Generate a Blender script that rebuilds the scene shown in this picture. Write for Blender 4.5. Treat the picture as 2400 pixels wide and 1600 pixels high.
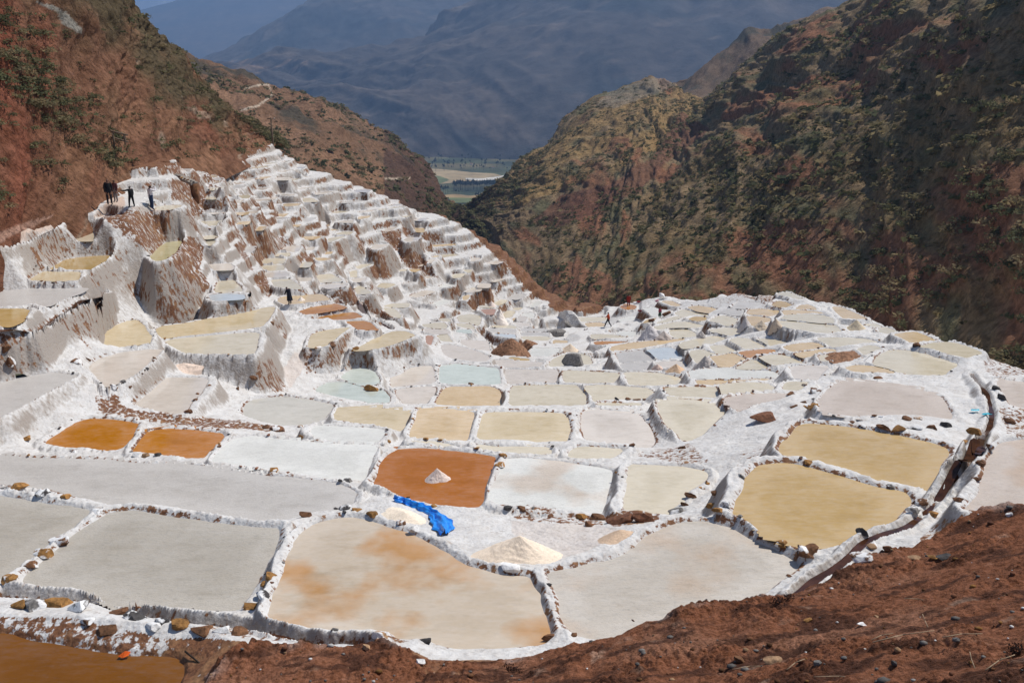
import bpy, bmesh, math, random, time
T0 = time.time()
import numpy as np
from mathutils import Vector, Matrix

# ------------------------------------------------------------------ scene, camera, light
for o in list(bpy.data.objects): bpy.data.objects.remove(o, do_unlink=True)
sc = bpy.context.scene
COL = sc.collection
random.seed(4); RNG = np.random.default_rng(7)
W0, H0, F0 = 2400.0, 1600.0, 2078.0          # photograph pixels and focal length in those pixels
PITCH = math.radians(17.0); CP, SP = math.cos(PITCH), math.sin(PITCH)
cam = bpy.data.objects.new('camera', bpy.data.cameras.new('camera'))
COL.objects.link(cam); sc.camera = cam
cam.location = (0, 0, 0); cam.rotation_euler = (math.pi/2 - PITCH, 0, 0)
cam.data.sensor_width = 36.0; cam.data.lens = 36.0*F0/W0
cam.data.clip_start = 0.3; cam.data.clip_end = 60000

SUN_AZ = math.radians(58)      # clockwise from +Y (into the picture) towards +X (right)
SUN_EL = math.radians(57)
wd = bpy.data.worlds.new('World'); sc.world = wd; wd.use_nodes = True
nt = wd.node_tree; nt.nodes.clear()
sky = nt.nodes.new('ShaderNodeTexSky'); sky.sky_type = 'NISHITA'; sky.sun_disc = False
sky.sun_elevation = SUN_EL; sky.sun_rotation = SUN_AZ; sky.altitude = 3200; sky.dust_density = 1.5
bg = nt.nodes.new('ShaderNodeBackground'); bg.inputs['Strength'].default_value = 0.085
out = nt.nodes.new('ShaderNodeOutputWorld')
nt.links.new(sky.outputs[0], bg.inputs['Color']); nt.links.new(bg.outputs[0], out.inputs['Surface'])
sun = bpy.data.objects.new('sun', bpy.data.lights.new('sun', 'SUN')); COL.objects.link(sun)
sun.data.energy = 5.0; sun.data.angle = math.radians(0.53); sun.data.color = (1.0, 0.955, 0.89)
sdir = Vector((math.sin(SUN_AZ)*math.cos(SUN_EL), math.cos(SUN_AZ)*math.cos(SUN_EL), math.sin(SUN_EL)))
sun.rotation_euler = sdir.to_track_quat('Z', 'Y').to_euler()
sc.view_settings.view_transform = 'Standard'; sc.view_settings.look = 'None'
sc.view_settings.exposure = 0.13; sc.view_settings.gamma = 1.0; sc.view_settings.use_curve_mapping = False
sc.render.engine = 'CYCLES'

# ------------------------------------------------------------------ pixel <-> world
def raydir(u, v):
    xc = (np.asarray(u, float)-W0/2)/F0; yc = (H0/2-np.asarray(v, float))/F0
    return np.stack([xc, CP+yc*SP, -SP+yc*CP], -1)
def at(u, v, D): return raydir(u, v)*np.asarray(D, float)[..., None]
def project(p):
    p = np.asarray(p, float)
    f = p[..., 1]*CP - p[..., 2]*SP; up = p[..., 1]*SP + p[..., 2]*CP
    f = np.maximum(f, 1e-3)
    return W0/2 + F0*p[..., 0]/f, H0/2 - F0*up/f
REG = {c: (x, y, 2335/700) for c, x, y in [('A',0,400),('B',600,330),('C',1200,640),('D',1700,640),('E',0,800),
      ('F',600,700),('G',0,1130),('H',600,1130),('I',1200,1080)]}
REG['J'] = (1700, 1000, 1829/700)
for c, x, y in [('K',900,720),('L',1250,690),('M',1600,660),('N',1950,700),('O',0,480),('P',350,480),
                ('Q',650,540),('S',950,500),('T',400,320),('U',700,340),('V',2000,800)]: REG[c] = (x, y, 5.85)
REG['W'] = (940, 330, 7.84); REG['Z'] = (0, 0, 1.0); REG['1'] = (0,0,2.904); REG['2'] = (800,0,2.904); REG['3'] = (1600,0,2.904)
def pix(s):
    r = None; o = []
    for t in s.split():
        if t in REG: r = REG[t]
        else:
            a, b = t.split(','); o.append((r[0]+float(a)/r[2], r[1]+float(b)/r[2]))
    return np.array(o)

# ------------------------------------------------------------------ numpy noise
def h2(ix, iy, s):
    n = (ix.astype(np.int64)*374761393 + iy.astype(np.int64)*668265263 + s*2147483647) & 0xffffffff
    n = ((n ^ (n >> 13))*1274126177) & 0xffffffff
    n = (n ^ (n >> 16)) & 0xffffff
    return n/float(0xffffff)
def vnoise(x, y, s=0):
    ix = np.floor(x); iy = np.floor(y); fx = x-ix; fy = y-iy
    fx = fx*fx*fx*(fx*(fx*6-15)+10); fy = fy*fy*fy*(fy*(fy*6-15)+10)
    a = h2(ix, iy, s); b = h2(ix+1, iy, s); c = h2(ix, iy+1, s); d = h2(ix+1, iy+1, s)
    return (a+(b-a)*fx)*(1-fy) + (c+(d-c)*fx)*fy
def fbm(x, y, o=4, s=0, g=0.5):
    r = 0; a = 1; t = 0
    for i in range(o):
        r = r + a*(vnoise(x, y, s+i)*2-1); t += a; a *= g; x = x*2.03+17.1; y = y*2.03-9.7
    return r/t
def worley(x, y, s=0):
    ix = np.floor(x); iy = np.floor(y); best = np.full(x.shape, 9.0)
    for dx in (-1, 0, 1):
        for dy in (-1, 0, 1):
            cx = ix+dx; cy = iy+dy
            px = cx+0.15+0.7*h2(cx, cy, s+11); py = cy+0.15+0.7*h2(cx, cy, s+23)
            best = np.minimum(best, (px-x)**2+(py-y)**2)
    return np.sqrt(best)
def sstep(a, b, x):
    t = np.clip((x-a)/(b-a), 0, 1); return t*t*(3-2*t)
def mixc(a, b, t): return a*(1-t[..., None]) + np.asarray(b)*t[..., None]
def inpoly(px, py, poly):
    r = np.zeros(px.shape, bool); n = len(poly)
    for i in range(n):
        x1, y1 = poly[i]; x2, y2 = poly[(i+1) % n]
        if y1 == y2: continue
        r ^= ((y1 > py) != (y2 > py)) & (px < (x2-x1)*(py-y1)/(y2-y1)+x1)
    return r
def pdist(px, py, poly, closed=True):
    d = np.full(px.shape, 1e9); n = len(poly)
    for i in range(n if closed else n-1):
        x1, y1 = poly[i]; x2, y2 = poly[(i+1) % n]
        dx, dy = x2-x1, y2-y1; L = dx*dx+dy*dy+1e-9
        t = np.clip(((px-x1)*dx+(py-y1)*dy)/L, 0, 1)
        d = np.minimum(d, (px-x1-t*dx)**2+(py-y1-t*dy)**2)
    return np.sqrt(d)
def sdist(px, py, poly):
    d = pdist(px, py, poly); return np.where(inpoly(px, py, poly), -d, d)

# ------------------------------------------------------------------ materials
def new_mat(name):
    m = bpy.data.materials.new(name); m.use_nodes = True
    t = m.node_tree; b = t.nodes['Principled BSDF']
    return m, t, b
def N(t, typ, **kw):
    n = t.nodes.new(typ)
    for k, v in kw.items():
        if k in n.inputs.keys(): n.inputs[k].default_value = v
        else: setattr(n, k, v)
    return n
def ramp(t, src, p0, p1, c0=(0,0,0,1), c1=(1,1,1,1)):
    r = t.nodes.new('ShaderNodeValToRGB'); e = r.color_ramp.elements
    e[0].position = p0; e[1].position = p1; e[0].color = c0; e[1].color = c1
    t.links.new(src, r.inputs[0]); return r.outputs[0]
def mix(t, fac, a, b, mode='MIX'):
    n = t.nodes.new('ShaderNodeMix'); n.data_type = 'RGBA'; n.blend_type = mode
    for val, sock in ((fac, n.inputs[0]), (a, n.inputs[6]), (b, n.inputs[7])):
        if hasattr(val, 'is_linked'): t.links.new(val, sock)
        elif isinstance(val, (int, float)): sock.default_value = val
        else: sock.default_value = (*val, 1) if len(val) == 3 else val
    return n.outputs[2]
def coords(t, scale=(1,1,1)):
    g = t.nodes.new('ShaderNodeNewGeometry'); m = t.nodes.new('ShaderNodeMapping')
    m.inputs['Scale'].default_value = scale; t.links.new(g.outputs['Position'], m.inputs[0]); return m.outputs[0]
def noise(t, vec, scale, detail=4, rough=0.6):
    n = N(t, 'ShaderNodeTexNoise', Scale=scale, Detail=detail, Roughness=rough); t.links.new(vec, n.inputs['Vector']); return n.outputs['Fac']
def bump(t, b, h, strength, dist):
    n = N(t, 'ShaderNodeBump', Strength=strength, Distance=dist); t.links.new(h, n.inputs['Height']); t.links.new(n.outputs[0], b.inputs['Normal'])

def mat_salt():
    m, t, b = new_mat('salt_crust')
    p = coords(t)
    at_ = N(t, 'ShaderNodeAttribute', attribute_name='tint')
    n1 = noise(t, p, 1.7, 5); n2 = noise(t, p, 14, 4); n3 = noise(t, coords(t, (5, 5, 0.7)), 1.0, 5, 0.65)
    c = mix(t, ramp(t, n1, .35, .7), (.70,.685,.66), (.575,.545,.51))
    # stains of red earth showing through the crust, and the painted shade line of the rims
    soil_shade = mix(t, ramp(t, n2, .3, .7), (.10,.04,.02), (.26,.115,.052)); soil_shade = mix(t, ramp(t, n1, .5, .75), soil_shade, (.34,.19,.09)); soil_shade = mix(t, ramp(t, noise(t, p, 4.5, 5, .7), .55, .75), soil_shade, (.055,.028,.018))
    sep = t.nodes.new('ShaderNodeSeparateColor'); t.links.new(at_.outputs['Color'], sep.inputs[0])
    def math_(op, a, bb):
        n = t.nodes.new('ShaderNodeMath'); n.operation = op
        for v, s in ((a, n.inputs[0]), (bb, n.inputs[1])):
            if hasattr(v, 'is_linked'): t.links.new(v, s)
            else: s.default_value = v
        return n.outputs[0]
    s1 = math_('ADD', math_('MULTIPLY', sep.outputs[0], 1.0), math_('MULTIPLY', math_('SUBTRACT', n3, .5), 2.3))
    s1 = math_('ADD', s1, math_('MULTIPLY', math_('SUBTRACT', n2, .5), .6))
    f = ramp(t, s1, .46, .60)
    # pale pink worn paths
    c = mix(t, sep.outputs[1], c, (.60,.46,.37))
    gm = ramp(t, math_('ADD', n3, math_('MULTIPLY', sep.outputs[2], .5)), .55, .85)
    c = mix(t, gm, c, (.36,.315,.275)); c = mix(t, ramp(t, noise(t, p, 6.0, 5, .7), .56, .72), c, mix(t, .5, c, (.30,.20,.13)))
    c = mix(t, f, c, soil_shade)
    t.links.new(c, b.inputs['Base Color']); b.inputs['Roughness'].default_value = .78
    b.inputs['Specular IOR Level'].default_value = .3
    vo = N(t, 'ShaderNodeTexVoronoi', Scale=9.0, feature='SMOOTH_F1'); t.links.new(p, vo.inputs['Vector'])
    hb = math_('ADD', math_('MULTIPLY', vo.outputs['Distance'], -1.3), math_('ADD', n2, math_('MULTIPLY', noise(t, p, 45, 3), .5)))
    bump(t, b, hb, .5, .05)
    return m
def mat_water(name, rough, spec, rip):
    m, t, b = new_mat(name)
    p = coords(t); oi = t.nodes.new('ShaderNodeObjectInfo')
    n1 = noise(t, p, .45, 5, .55); n2 = noise(t, coords(t, (1.2, 3.5, 1)), 2.2, 4, .6)
    hs = N(t, 'ShaderNodeHueSaturation', Saturation=1.10, Value=.90); t.links.new(oi.outputs['Color'], hs.inputs['Color'])
    c = mix(t, ramp(t, n1, .3, .75), oi.outputs['Color'], hs.outputs[0])
    c2 = N(t, 'ShaderNodeHueSaturation', Saturation=.8, Value=1.06); t.links.new(c, c2.inputs['Color'])
    c = mix(t, ramp(t, n2, .40, .85), c, c2.outputs[0])
    n3 = noise(t, p, .38, 4, .5)
    fs = t.nodes.new('ShaderNodeMath'); fs.operation = 'MULTIPLY'
    t.links.new(ramp(t, n3, .50, .62), fs.inputs[0]); t.links.new(oi.outputs['Alpha'], fs.inputs[1])
    c = mix(t, fs.outputs[0], c, (.52,.30,.14))
    d1 = N(t, 'ShaderNodeHueSaturation', Saturation=1.15, Value=.80); t.links.new(c, d1.inputs['Color'])
    c = mix(t, ramp(t, noise(t, coords(t, (1, 2.2, 1)), .9, 6, .7), .50, .78), c, d1.outputs[0])
    d2 = N(t, 'ShaderNodeHueSaturation', Saturation=.9, Value=.82 if rip > .1 else .93); t.links.new(c, d2.inputs['Color'])
    c = mix(t, ramp(t, noise(t, coords(t, (1, 2.4, 1)), 7, 4, .7), .50, .70), c, d2.outputs[0])
    ea = N(t, 'ShaderNodeAttribute', attribute_name='tint'); ad = t.nodes.new('ShaderNodeMath'); ad.operation = 'MULTIPLY_ADD'; ad.inputs[1].default_value = 1.1
    t.links.new(noise(t, p, 2.2, 5, .7), ad.inputs[0]); t.links.new(ea.outputs['Fac'], ad.inputs[2])
    dp = N(t, 'ShaderNodeHueSaturation', Saturation=1.12, Value=.88); t.links.new(c, dp.inputs['Color'])
    c = mix(t, ramp(t, ad.outputs[0], .35, 1.0), dp.outputs[0], c)                      # deeper brine towards the middle
    c = mix(t, ramp(t, ad.outputs[0], 1.22, 1.55), c, mix(t, .6, c, (.74,.69,.60)))      # salt creeping in from the shore
    t.links.new(c, b.inputs['Base Color']); b.inputs['Roughness'].default_value = rough
    b.inputs['Specular IOR Level'].default_value = spec; b.inputs['IOR'].default_value = 1.33
    bump(t, b, noise(t, coords(t, (1, 1.8, 1)), 6 if rip < .1 else 13, 4, .65), rip, .03)
    return m
def mat_vcol(name, fine=2.0, amt=.5, rough=.95, bscale=3.0, bs=.5, bd=.3):
    m, t, b = new_mat(name); p = coords(t)
    a = N(t, 'ShaderNodeAttribute', attribute_name='tint')
    n1 = noise(t, p, fine, 6, .7); n2 = noise(t, p, fine*.19, 4)
    dk = N(t, 'ShaderNodeHueSaturation', Value=1-amt, Saturation=1.05); t.links.new(a.outputs['Color'], dk.inputs['Color'])
    lt = N(t, 'ShaderNodeHueSaturation', Value=1+amt*.8, Saturation=.95); t.links.new(a.outputs['Color'], lt.inputs['Color'])
    c = mix(t, ramp(t, n1, .38, .64), dk.outputs[0], lt.outputs[0])
    c = mix(t, mix(t, .5, ramp(t, n2, .35, .7), ramp(t, n2, .35, .7)), c, mix(t, .35, c, a.outputs['Color']))
    t.links.new(c, b.inputs['Base Color']); b.inputs['Roughness'].default_value = rough
    b.inputs['Specular IOR Level'].default_value = .15
    bump(t, b, noise(t, p, bscale, 6, .65), bs, bd)
    return m
def mat_objcol(name, rough=.8, sc_=8, amt=.4, salt=0.0):
    m, t, b = new_mat(name); oi = t.nodes.new('ShaderNodeObjectInfo'); p = coords(t)
    n = noise(t, p, sc_, 5, .65)
    dk = N(t, 'ShaderNodeHueSaturation', Value=1-amt); t.links.new(oi.outputs['Color'], dk.inputs['Color'])
    lt = N(t, 'ShaderNodeHueSaturation', Value=1+amt); t.links.new(oi.outputs['Color'], lt.inputs['Color'])
    c = mix(t, ramp(t, n, .35, .65), dk.outputs[0], lt.outputs[0])
    if salt:
        c = mix(t, ramp(t, noise(t, p, sc_*.45, 4), .60-salt, .66-salt), c, (.8,.79,.77))
    t.links.new(c, b.inputs['Base Color']); b.inputs['Roughness'].default_value = rough
    b.inputs['Specular IOR Level'].default_value = .3
    bump(t, b, noise(t, p, sc_*2.5, 5), .5, .03)
    return m
def mat_plain(name, col, rough=.8, sc_=20, amt=.2):
    m, t, b = new_mat(name); p = coords(t); n = noise(t, p, sc_, 4)
    d = tuple(x*(1-amt) for x in col); l = tuple(min(1, x*(1+amt)) for x in col)
    t.links.new(mix(t, ramp(t, n, .35, .65), d, l), b.inputs['Base Color']); b.inputs['Roughness'].default_value = rough
    b.inputs['Specular IOR Level'].default_value = .25
    return m
M_SALT = mat_salt()
M_BRINE = mat_water('brine', .05, .5, .05)
M_CRUST = mat_water('salt_skin', .30, .4, .55)
M_DIRT = mat_vcol('red_earth', 9.0, .45, .95, 14.0, .9, .12)
M_HILL = mat_vcol('hill_earth', .9, .5, .95, 1.2, .9, .8)
M_FAR = mat_vcol('far_slope', .012, .45, 1.0, .02, .6, 12)
M_STONE = mat_objcol('stone', .85, 9, .45)
M_SSTONE = mat_objcol('salted_stone', .85, 7, .4, .12)
M_HEAP = mat_objcol('heap_salt', .85, 14, .12)
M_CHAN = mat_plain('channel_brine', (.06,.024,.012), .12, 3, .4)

# ------------------------------------------------------------------ object helpers
def tag(o, label=None, cat=None, group=None, kind=None):
    if label: o['label'] = label
    if cat: o['category'] = cat
    if group: o['group'] = group
    if kind: o['kind'] = kind
    return o
def link(o, parent=None):
    COL.objects.link(o)
    if parent: o.parent = parent
    return o
def empty(name, loc):
    o = bpy.data.objects.new(name, None); o.location = loc; o.empty_display_size = .2; return link(o)
def mesh_obj(name, verts, faces, mats, parent=None, smooth=True, loc=(0,0,0)):
    me = bpy.data.meshes.new(name); me.from_pydata([tuple(v) for v in verts], [], [tuple(f) for f in faces])
    for m in (mats if isinstance(mats, (list, tuple)) else [mats]): me.materials.append(m)
    if smooth: me.polygons.foreach_set('use_smooth', np.ones(len(me.polygons), bool))
    me.update(); o = bpy.data.objects.new(name, me); o.location = loc
    return link(o, parent)
def np_mesh(name, V, Q, mat, parent=None, tint=None, normals=None, loc=(0,0,0), flat=False):
    """V (n,3), Q (m,k) quads or tris"""
    k = Q.shape[1]; me = bpy.data.meshes.new(name)
    me.vertices.add(len(V)); me.vertices.foreach_set('co', (np.asarray(V)-np.asarray(loc)).astype(np.float32).ravel())
    me.loops.add(Q.size); me.loops.foreach_set('vertex_index', Q.astype(np.int32).ravel())
    me.polygons.add(len(Q)); me.polygons.foreach_set('loop_start', np.arange(0, Q.size, k, dtype=np.int32))
    me.polygons.foreach_set('use_smooth', np.full(len(Q), not flat))
    me.update(calc_edges=True)
    if tint is not None:
        a = me.color_attributes.new('tint', 'FLOAT_COLOR', 'POINT')
        c = np.ones((len(V), 4), np.float32); c[:, :3] = tint; a.data.foreach_set('color', c.ravel())
    if normals is not None: me.normals_split_custom_set_from_vertices(normals.tolist())
    me.materials.append(mat); o = bpy.data.objects.new(name, me); o.location = loc if parent is None else (0, 0, 0)
    return link(o, parent)

# ------------------------------------------------------------------ the base hillside: thin plate through surveyed points
CTRL = []
def ctrl(u, v, D): CTRL.append(at(np.array(u), np.array(v), np.array(D)))
def plane_y(v):
    d = raydir(1200, v); return 8.0/(-d[2]/d[1]-.2)
for v, us in [(1400,(-200,300,800,1300)),(1250,(-100,400,900,1400)),(1120,(-100,300,700,1100,1500)),(1010,(200,500,900,1300,1550)),
              (950,(600,900,1200,1500)),(880,(850,1100,1350))]:
    for u in us:
        d = raydir(u, v); y = plane_y(v); CTRL.append(d/d[1]*y)
for a in [(1600,1330,20.6),(2000,1150,23.5),(1000,1500,17.8),(100,1500,18),(1800,690,75),(2000,750,60),(2300,830,48),(2100,850,48),(1950,930,38),(2050,1030,29.5),
          (1900,1180,24),(2350,1060,29),(2400,930,36),(1650,760,74),(1450,850,62),(1600,700,92),(2500,900,40),(2500,1050,30),
          (80,890,42),(90,694,51),(110,640,53),(215,555,56),(0,560,52),(300,480,60),(430,390,82),(300,400,72),(-150,600,47),(-150,800,45),
          (480,752,60.5),(450,800,56),(680,722,63.5),(770,730,64),(850,765,62.5),(770,795,57.5),(900,800,59),(640,640,70),(600,560,75),
          (530,650,65),(390,580,60),(430,480,66),(500,520,70),(560,450,86),(420,430,72),(800,600,90),(800,480,104),(700,440,103),
          (720,380,116),(900,650,92),(950,740,82),(1050,640,98),(1000,785,79),(1200,790,83),(1300,765,92),(1425,765,92),(1470,735,104),
          (550,375,100),(640,345,122),(1000,560,104),(1250,690,102),(900,440,112),(1000,495,110),(1100,530,109),(1290,722,100),(1180,610,105),(1150,720,92),(700,540,88),(880,540,98),
          (1890,702,66),(1986,735,60.5),(1700,682,80),(1473,722,104),(1550,692,97),(1850,690,69),(1930,705,64),(150,512,58),(186,493,62),(200,470,63.5),(141,512,60),(60,530,55),(100,520,56.5),(2150,790,53),(300,640,58),(350,720,59),(250,760,52),(150,800,46),(130,880,43)]: ctrl(*a)
for p in [(12,150,-48),(2,215,-62),(20,120,-44),(34,96,-42),(-8,128,-31),(-26,133,-25),(-38,138,-20),(4,120,-36),(-20,150,-36),(-45,155,-26),(42,70,-38),(44,45,-27),(40,30,-20),(-30,240,-55),(-70,230,-40),(-48,90,-11),(-48,60,-11),(-45,30,-13),(30,10,-6)]:
    CTRL.append(np.array(p, float))
CTRL = np.array(CTRL)
def tps_fit(P, lam):
    n = len(P); A = P[:, :2]; r2 = ((A[:, None]-A[None])**2).sum(-1)
    K = .5*r2*np.log(r2+1e-9); K[np.diag_indices(n)] += lam
    Pm = np.c_[np.ones(n), A]; M = np.zeros((n+3, n+3)); M[:n, :n] = K; M[:n, n:] = Pm; M[n:, :n] = Pm.T
    return np.linalg.solve(M, np.r_[P[:, 2], 0, 0, 0])
def tps_eval(P, w, x, y):
    r = w[-3]+w[-2]*x+w[-1]*y
    for i in range(len(P)):
        r2 = (x-P[i, 0])**2+(y-P[i, 1])**2; r = r+w[i]*.5*r2*np.log(r2+1e-9)
    return r
WB = tps_fit(CTRL, 2.0)
def base(x, y): return tps_eval(CTRL, WB, np.asarray(x, float), np.asarray(y, float))
def cast_base(u, v):
    d = raydir(u, v); ys = np.geomspace(8, 230, 260); z = base(d[0]/d[1]*ys, ys); s = np.nonzero(z >= d[2]/d[1]*ys)[0]
    y = ys[s[0]] if len(s) else 120.0
    return d/d[1]*y

# ------------------------------------------------------------------ salt ponds: outline of the brine as surveyed, colour, optional label
PC = dict(cr=(228,216,192), crp=(230,219,206), tan=(226,200,162), tan2=(226,207,172), orr=(196,132,66), or2=(184,116,54), or3=(200,146,92),
          br=(203,155,110), brp=(200,160,135), oc=(208,178,128), oc2=(203,174,122), yg=(212,202,162), mi=(218,224,214), pl=(214,209,203),
          plb=(212,217,219), wh=(238,236,228), pk=(214,200,187), gr=(196,188,175), gr2=(221,215,202), lg=(212,206,198), be=(213,197,176),
          be2=(211,202,189), am=(126,78,16))
CRUSTY = {'wh', 'pk', 'gr', 'lg', 'pl', 'be2'}
PN = dict(cr='cream', crp='pale cream', tan='tan', tan2='sandy cream', orr='orange brown', or2='rust orange', or3='orange tan', br='brown',
          brp='dusky brown', oc='ochre yellow', oc2='ochre', yg='yellow green', mi='pale mint', pl='pale grey', plb='bluish white', wh='white crusted',
          pk='pinkish dry', gr='grey', gr2='grey cream', lg='light grey', be='beige', be2='beige', am='amber')
PONDS = []
def pond(col, s, label=None, stain=0.0): PONDS.append(dict(col=col, px=pix(s), label=label, stain=stain))
pond('gr', 'G -400,60 0,105 300,150 700,215 690,250 560,375 395,445 270,560 180,640 20,745 -300,760', 'grey still salt pond cut off by the left edge, beside the big grey pond')
pond('gr', 'G 860,235 1010,215 1100,225 1330,265 1600,300 1800,330 2150,355 2200,350 2180,480 2120,600 2050,700 1980,830 1890,930 1860,985 1250,980 1000,950 780,890 700,845 580,800 430,800 330,790 140,765 190,715 420,545 580,410 740,300', 'large grey salt pond with fine ripples in the left foreground')
pond('lg', 'Z -40,1064 0,1067 102,1073 162,1074 255,1076 300,1083 351,1086 426,1086 480,1091 540,1101 623,1115 681,1117 760,1128 801,1135 835,1152 831,1175 795,1187 732,1192 699,1205 657,1213 620,1218 570,1209 498,1197 435,1185 360,1176 309,1176 255,1178 228,1170 168,1158 135,1149 69,1140 0,1132 -40,1128', 'long light grey salt pond stretching along the left, above the rippled pond')
pond('orr', 'E 350,780 430,730 600,630 690,605 850,605 1000,625 1090,645 1060,690 1040,740 960,810 930,835 850,840 650,815 520,820 420,795', 'orange brown pond on the left below the white wall, left of the pair')
pond('orr', 'E 1030,855 1130,720 1200,690 1300,680 1500,690 1780,725 1720,790 1640,850 1590,910 1480,910 1350,880 1200,860 1090,850', 'orange brown pond on the left below the red brick bank, right of the pair')
pond('wh', 'E 1640,935 1740,820 1820,765 1960,735 2150,742 F 0,1075 200,1095 380,1115 620,1130 900,1140 955,1165 920,1230 880,1330 850,1420 780,1395 700,1400 640,1405 450,1365 270,1335 E 2120,985 1900,960 1760,940', 'white crusted pond left of the rust orange pond')
pond('or2', 'F 1120,1175 1300,1165 1410,1175 1560,1190 1700,1205 1890,1235 1885,1270 1850,1330 1830,1400 1790,1480 1790,1550 H 1790,140 1720,175 1560,175 1400,155 1290,120 1200,115 1090,80 1000,30 900,10 F 900,1440 940,1400 970,1280 1050,1200', 'rust orange pond in the centre with a salt mound in its middle')
pond('wh', 'F 1960,1250 2100,1240 2300,1265 I 350,0 600,35 795,75 790,150 760,230 725,330 720,380 640,380 530,370 370,345 240,330 170,315 0,320 H 2335,180 2150,165 1900,150 1830,110 F 1830,1560 1830,1480 1870,1420 1900,1360 1950,1290', 'white crusted pond right of the rust orange pond', .35)
pond('cr', 'I 930,30 1100,30 1350,45 1430,55 1540,90 1530,140 1460,190 1370,240 1340,300 1250,340 1230,400 1150,395 1000,350 900,360 870,330 890,200 910,90', 'small cream pond between the white crusted pond and the row of brown stones')
pond('be', 'H 330,400 440,330 600,280 740,265 930,310 1080,365 1250,420 1400,490 1520,560 1620,640 1900,720 2140,730 2180,800 2230,870 2250,960 2290,1060 2320,1170 2240,1250 2000,1270 1800,1275 1600,1275 1430,1255 1370,1215 1250,1195 1190,1210 1100,1190 1060,1150 900,1110 700,1130 480,1120 300,1085 80,1035 100,960 150,840 210,720 260,560', 'large beige pond with orange stains in the middle foreground', 1.0)
pond('be2', 'I 270,880 450,840 620,800 800,770 950,680 1050,590 1220,510 1320,480 1500,470 1700,500 1790,560 1900,620 2020,670 2200,760 2280,820 2200,870 2000,1010 1850,1110 1600,1160 1300,1220 1000,1310 740,1360 540,1350 430,1270 380,1200 370,1080 340,1000 290,930', 'large pale beige pond behind the red earth bank', .3)
pond('oc', 'J 130,300 200,235 330,215 480,235 700,300 900,360 1100,400 1140,420 1145,480 1090,510 1030,580 950,620 870,640 800,650 760,680 680,710 600,725 540,720 440,710 330,670 250,660 190,600 110,550 45,535 60,450 110,370', 'ochre yellow pond beside the red channel, nearer of the two')
pond('oc', 'D 480,1290 560,1190 640,1170 900,1195 1150,1230 1400,1275 1600,1320 1740,1370 1760,1420 1690,1480 J 1310,300 1265,390 1150,385 1000,345 830,305 690,265 540,220 450,200 370,185 320,145 345,95', 'ochre yellow pond beside the red channel, farther of the two')
pond('pk', 'D 720,1000 790,920 870,860 980,840 1150,850 1300,855 1450,885 1590,930 1700,970 1730,1020 1790,1110 1760,1130 1600,1110 1400,1090 1200,1100 1000,1095 860,1085 740,1060', 'pinkish half dry pond above the two ochre yellow ponds')
pond('cr', 'D 1150,715 1180,650 1280,600 1400,600 1550,625 1700,670 1840,715 1750,755 1720,795 1600,800 1480,790 1370,770 1290,740', 'wide cream pond above the pinkish half dry pond')
pond('tan', 'D 930,740 1000,718 1130,722 1260,748 1340,772 1200,765 1000,765', 'narrow tan mud strip left of the wide cream pond')
pond('pk', 'J 1470,480 1500,440 1560,380 1590,260 1640,140 1700,95 1830,75 2000,80 2000,500 1830,490 1700,470 1600,460', 'half dry white and pink pond at the right edge above the red earth bank', .4)
pond('pk', 'D 2110,830 2250,840 2450,860 2450,1060 2230,1030 2190,960 2140,890', 'pinkish dry pond at the right edge beyond the red channel')
pond('cr', 'N 1200,650 1370,605 1550,595 1680,600 1850,650 2080,735 1900,775 1850,790 1700,760 1550,730 1400,690 1220,665')
pond('tan', 'N 840,490 1000,465 1150,455 1250,490 1440,565 1300,580 1250,600 1150,610 1080,590 960,540')
pond('cr', 'N 640,405 750,388 900,448 760,472 660,458')
pond('cr', 'N 430,345 600,348 680,372 600,380 480,365')
pond('tan', 'N 0,110 120,115 280,180 480,258 400,270 210,262 150,250 60,190')
pond('cr', 'M 1840,775 2000,765 2200,765 N 300,540 480,555 620,590 750,635 600,612 430,608 250,630 100,638 M 2200,885 2050,885 1950,840')
pond('cr', 'N 340,690 500,635 600,650 680,678 600,700 480,740 450,755 400,720')
pond('cr', 'M 1310,160 1450,142 1560,190 1690,250 1590,238 1450,205 1320,188')
pond('oc', 'M 1220,320 1300,262 1420,280 1510,320 1430,342 1300,342', 'small ochre pond high on the right terraces below the dark wall')
pond('tan', 'M 1540,365 1620,322 1720,312 1800,345 1840,378 1700,372')
pond('pl', 'M 650,350 760,282 900,272 1080,292 1130,320 1000,343 850,368')
pond('tan', 'M 60,350 200,328 400,357 470,377 370,428 200,403')
pond('tan', 'M 880,438 910,382 1050,372 1250,387 1340,397 1300,430 1220,468 1050,452')
pond('tan', 'M 1390,392 1650,392 1900,420 1960,438 1800,428 1600,432 1400,452 1380,420')
pond('cr', 'M 1330,508 1420,462 1600,448 1800,448 1950,468 2060,502 2070,558 1900,556 1600,526')
pond('cr', 'M 1300,534 1500,540 1800,575 2100,595 2180,670 2000,690 1850,690 1700,660 1500,640 1370,610')
pond('tan', 'M 880,472 1000,472 1200,502 1200,540 1100,560 1020,600 950,590 900,520')
pond('pl', 'M 480,430 620,372 820,395 790,458 700,458 560,428')
pond('cr', 'M 360,540 460,482 560,462 700,497 750,512 720,590 600,598 500,560')
pond('oc', 'M 80,510 150,482 230,477 340,497 300,533 200,538 110,520', 'small ochre pond left of the grey stone slab on the right terraces')
pond('cr', 'L 1950,250 2050,202 M 200,427 355,452 330,486 220,458 100,478 0,497 L 2040,318 1960,280')
pond('cr', 'M 360,660 600,632 750,642 840,690 905,713 800,718 640,727 500,700 400,690')
pond('cr', 'L 1640,450 1800,402 1950,378 2140,378 M 200,582 315,610 150,628 0,622 L 1850,452 1720,478')
pond('cr', 'L 1850,485 2000,477 2120,477 2235,535 2225,578 1950,592 1900,560')
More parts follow.
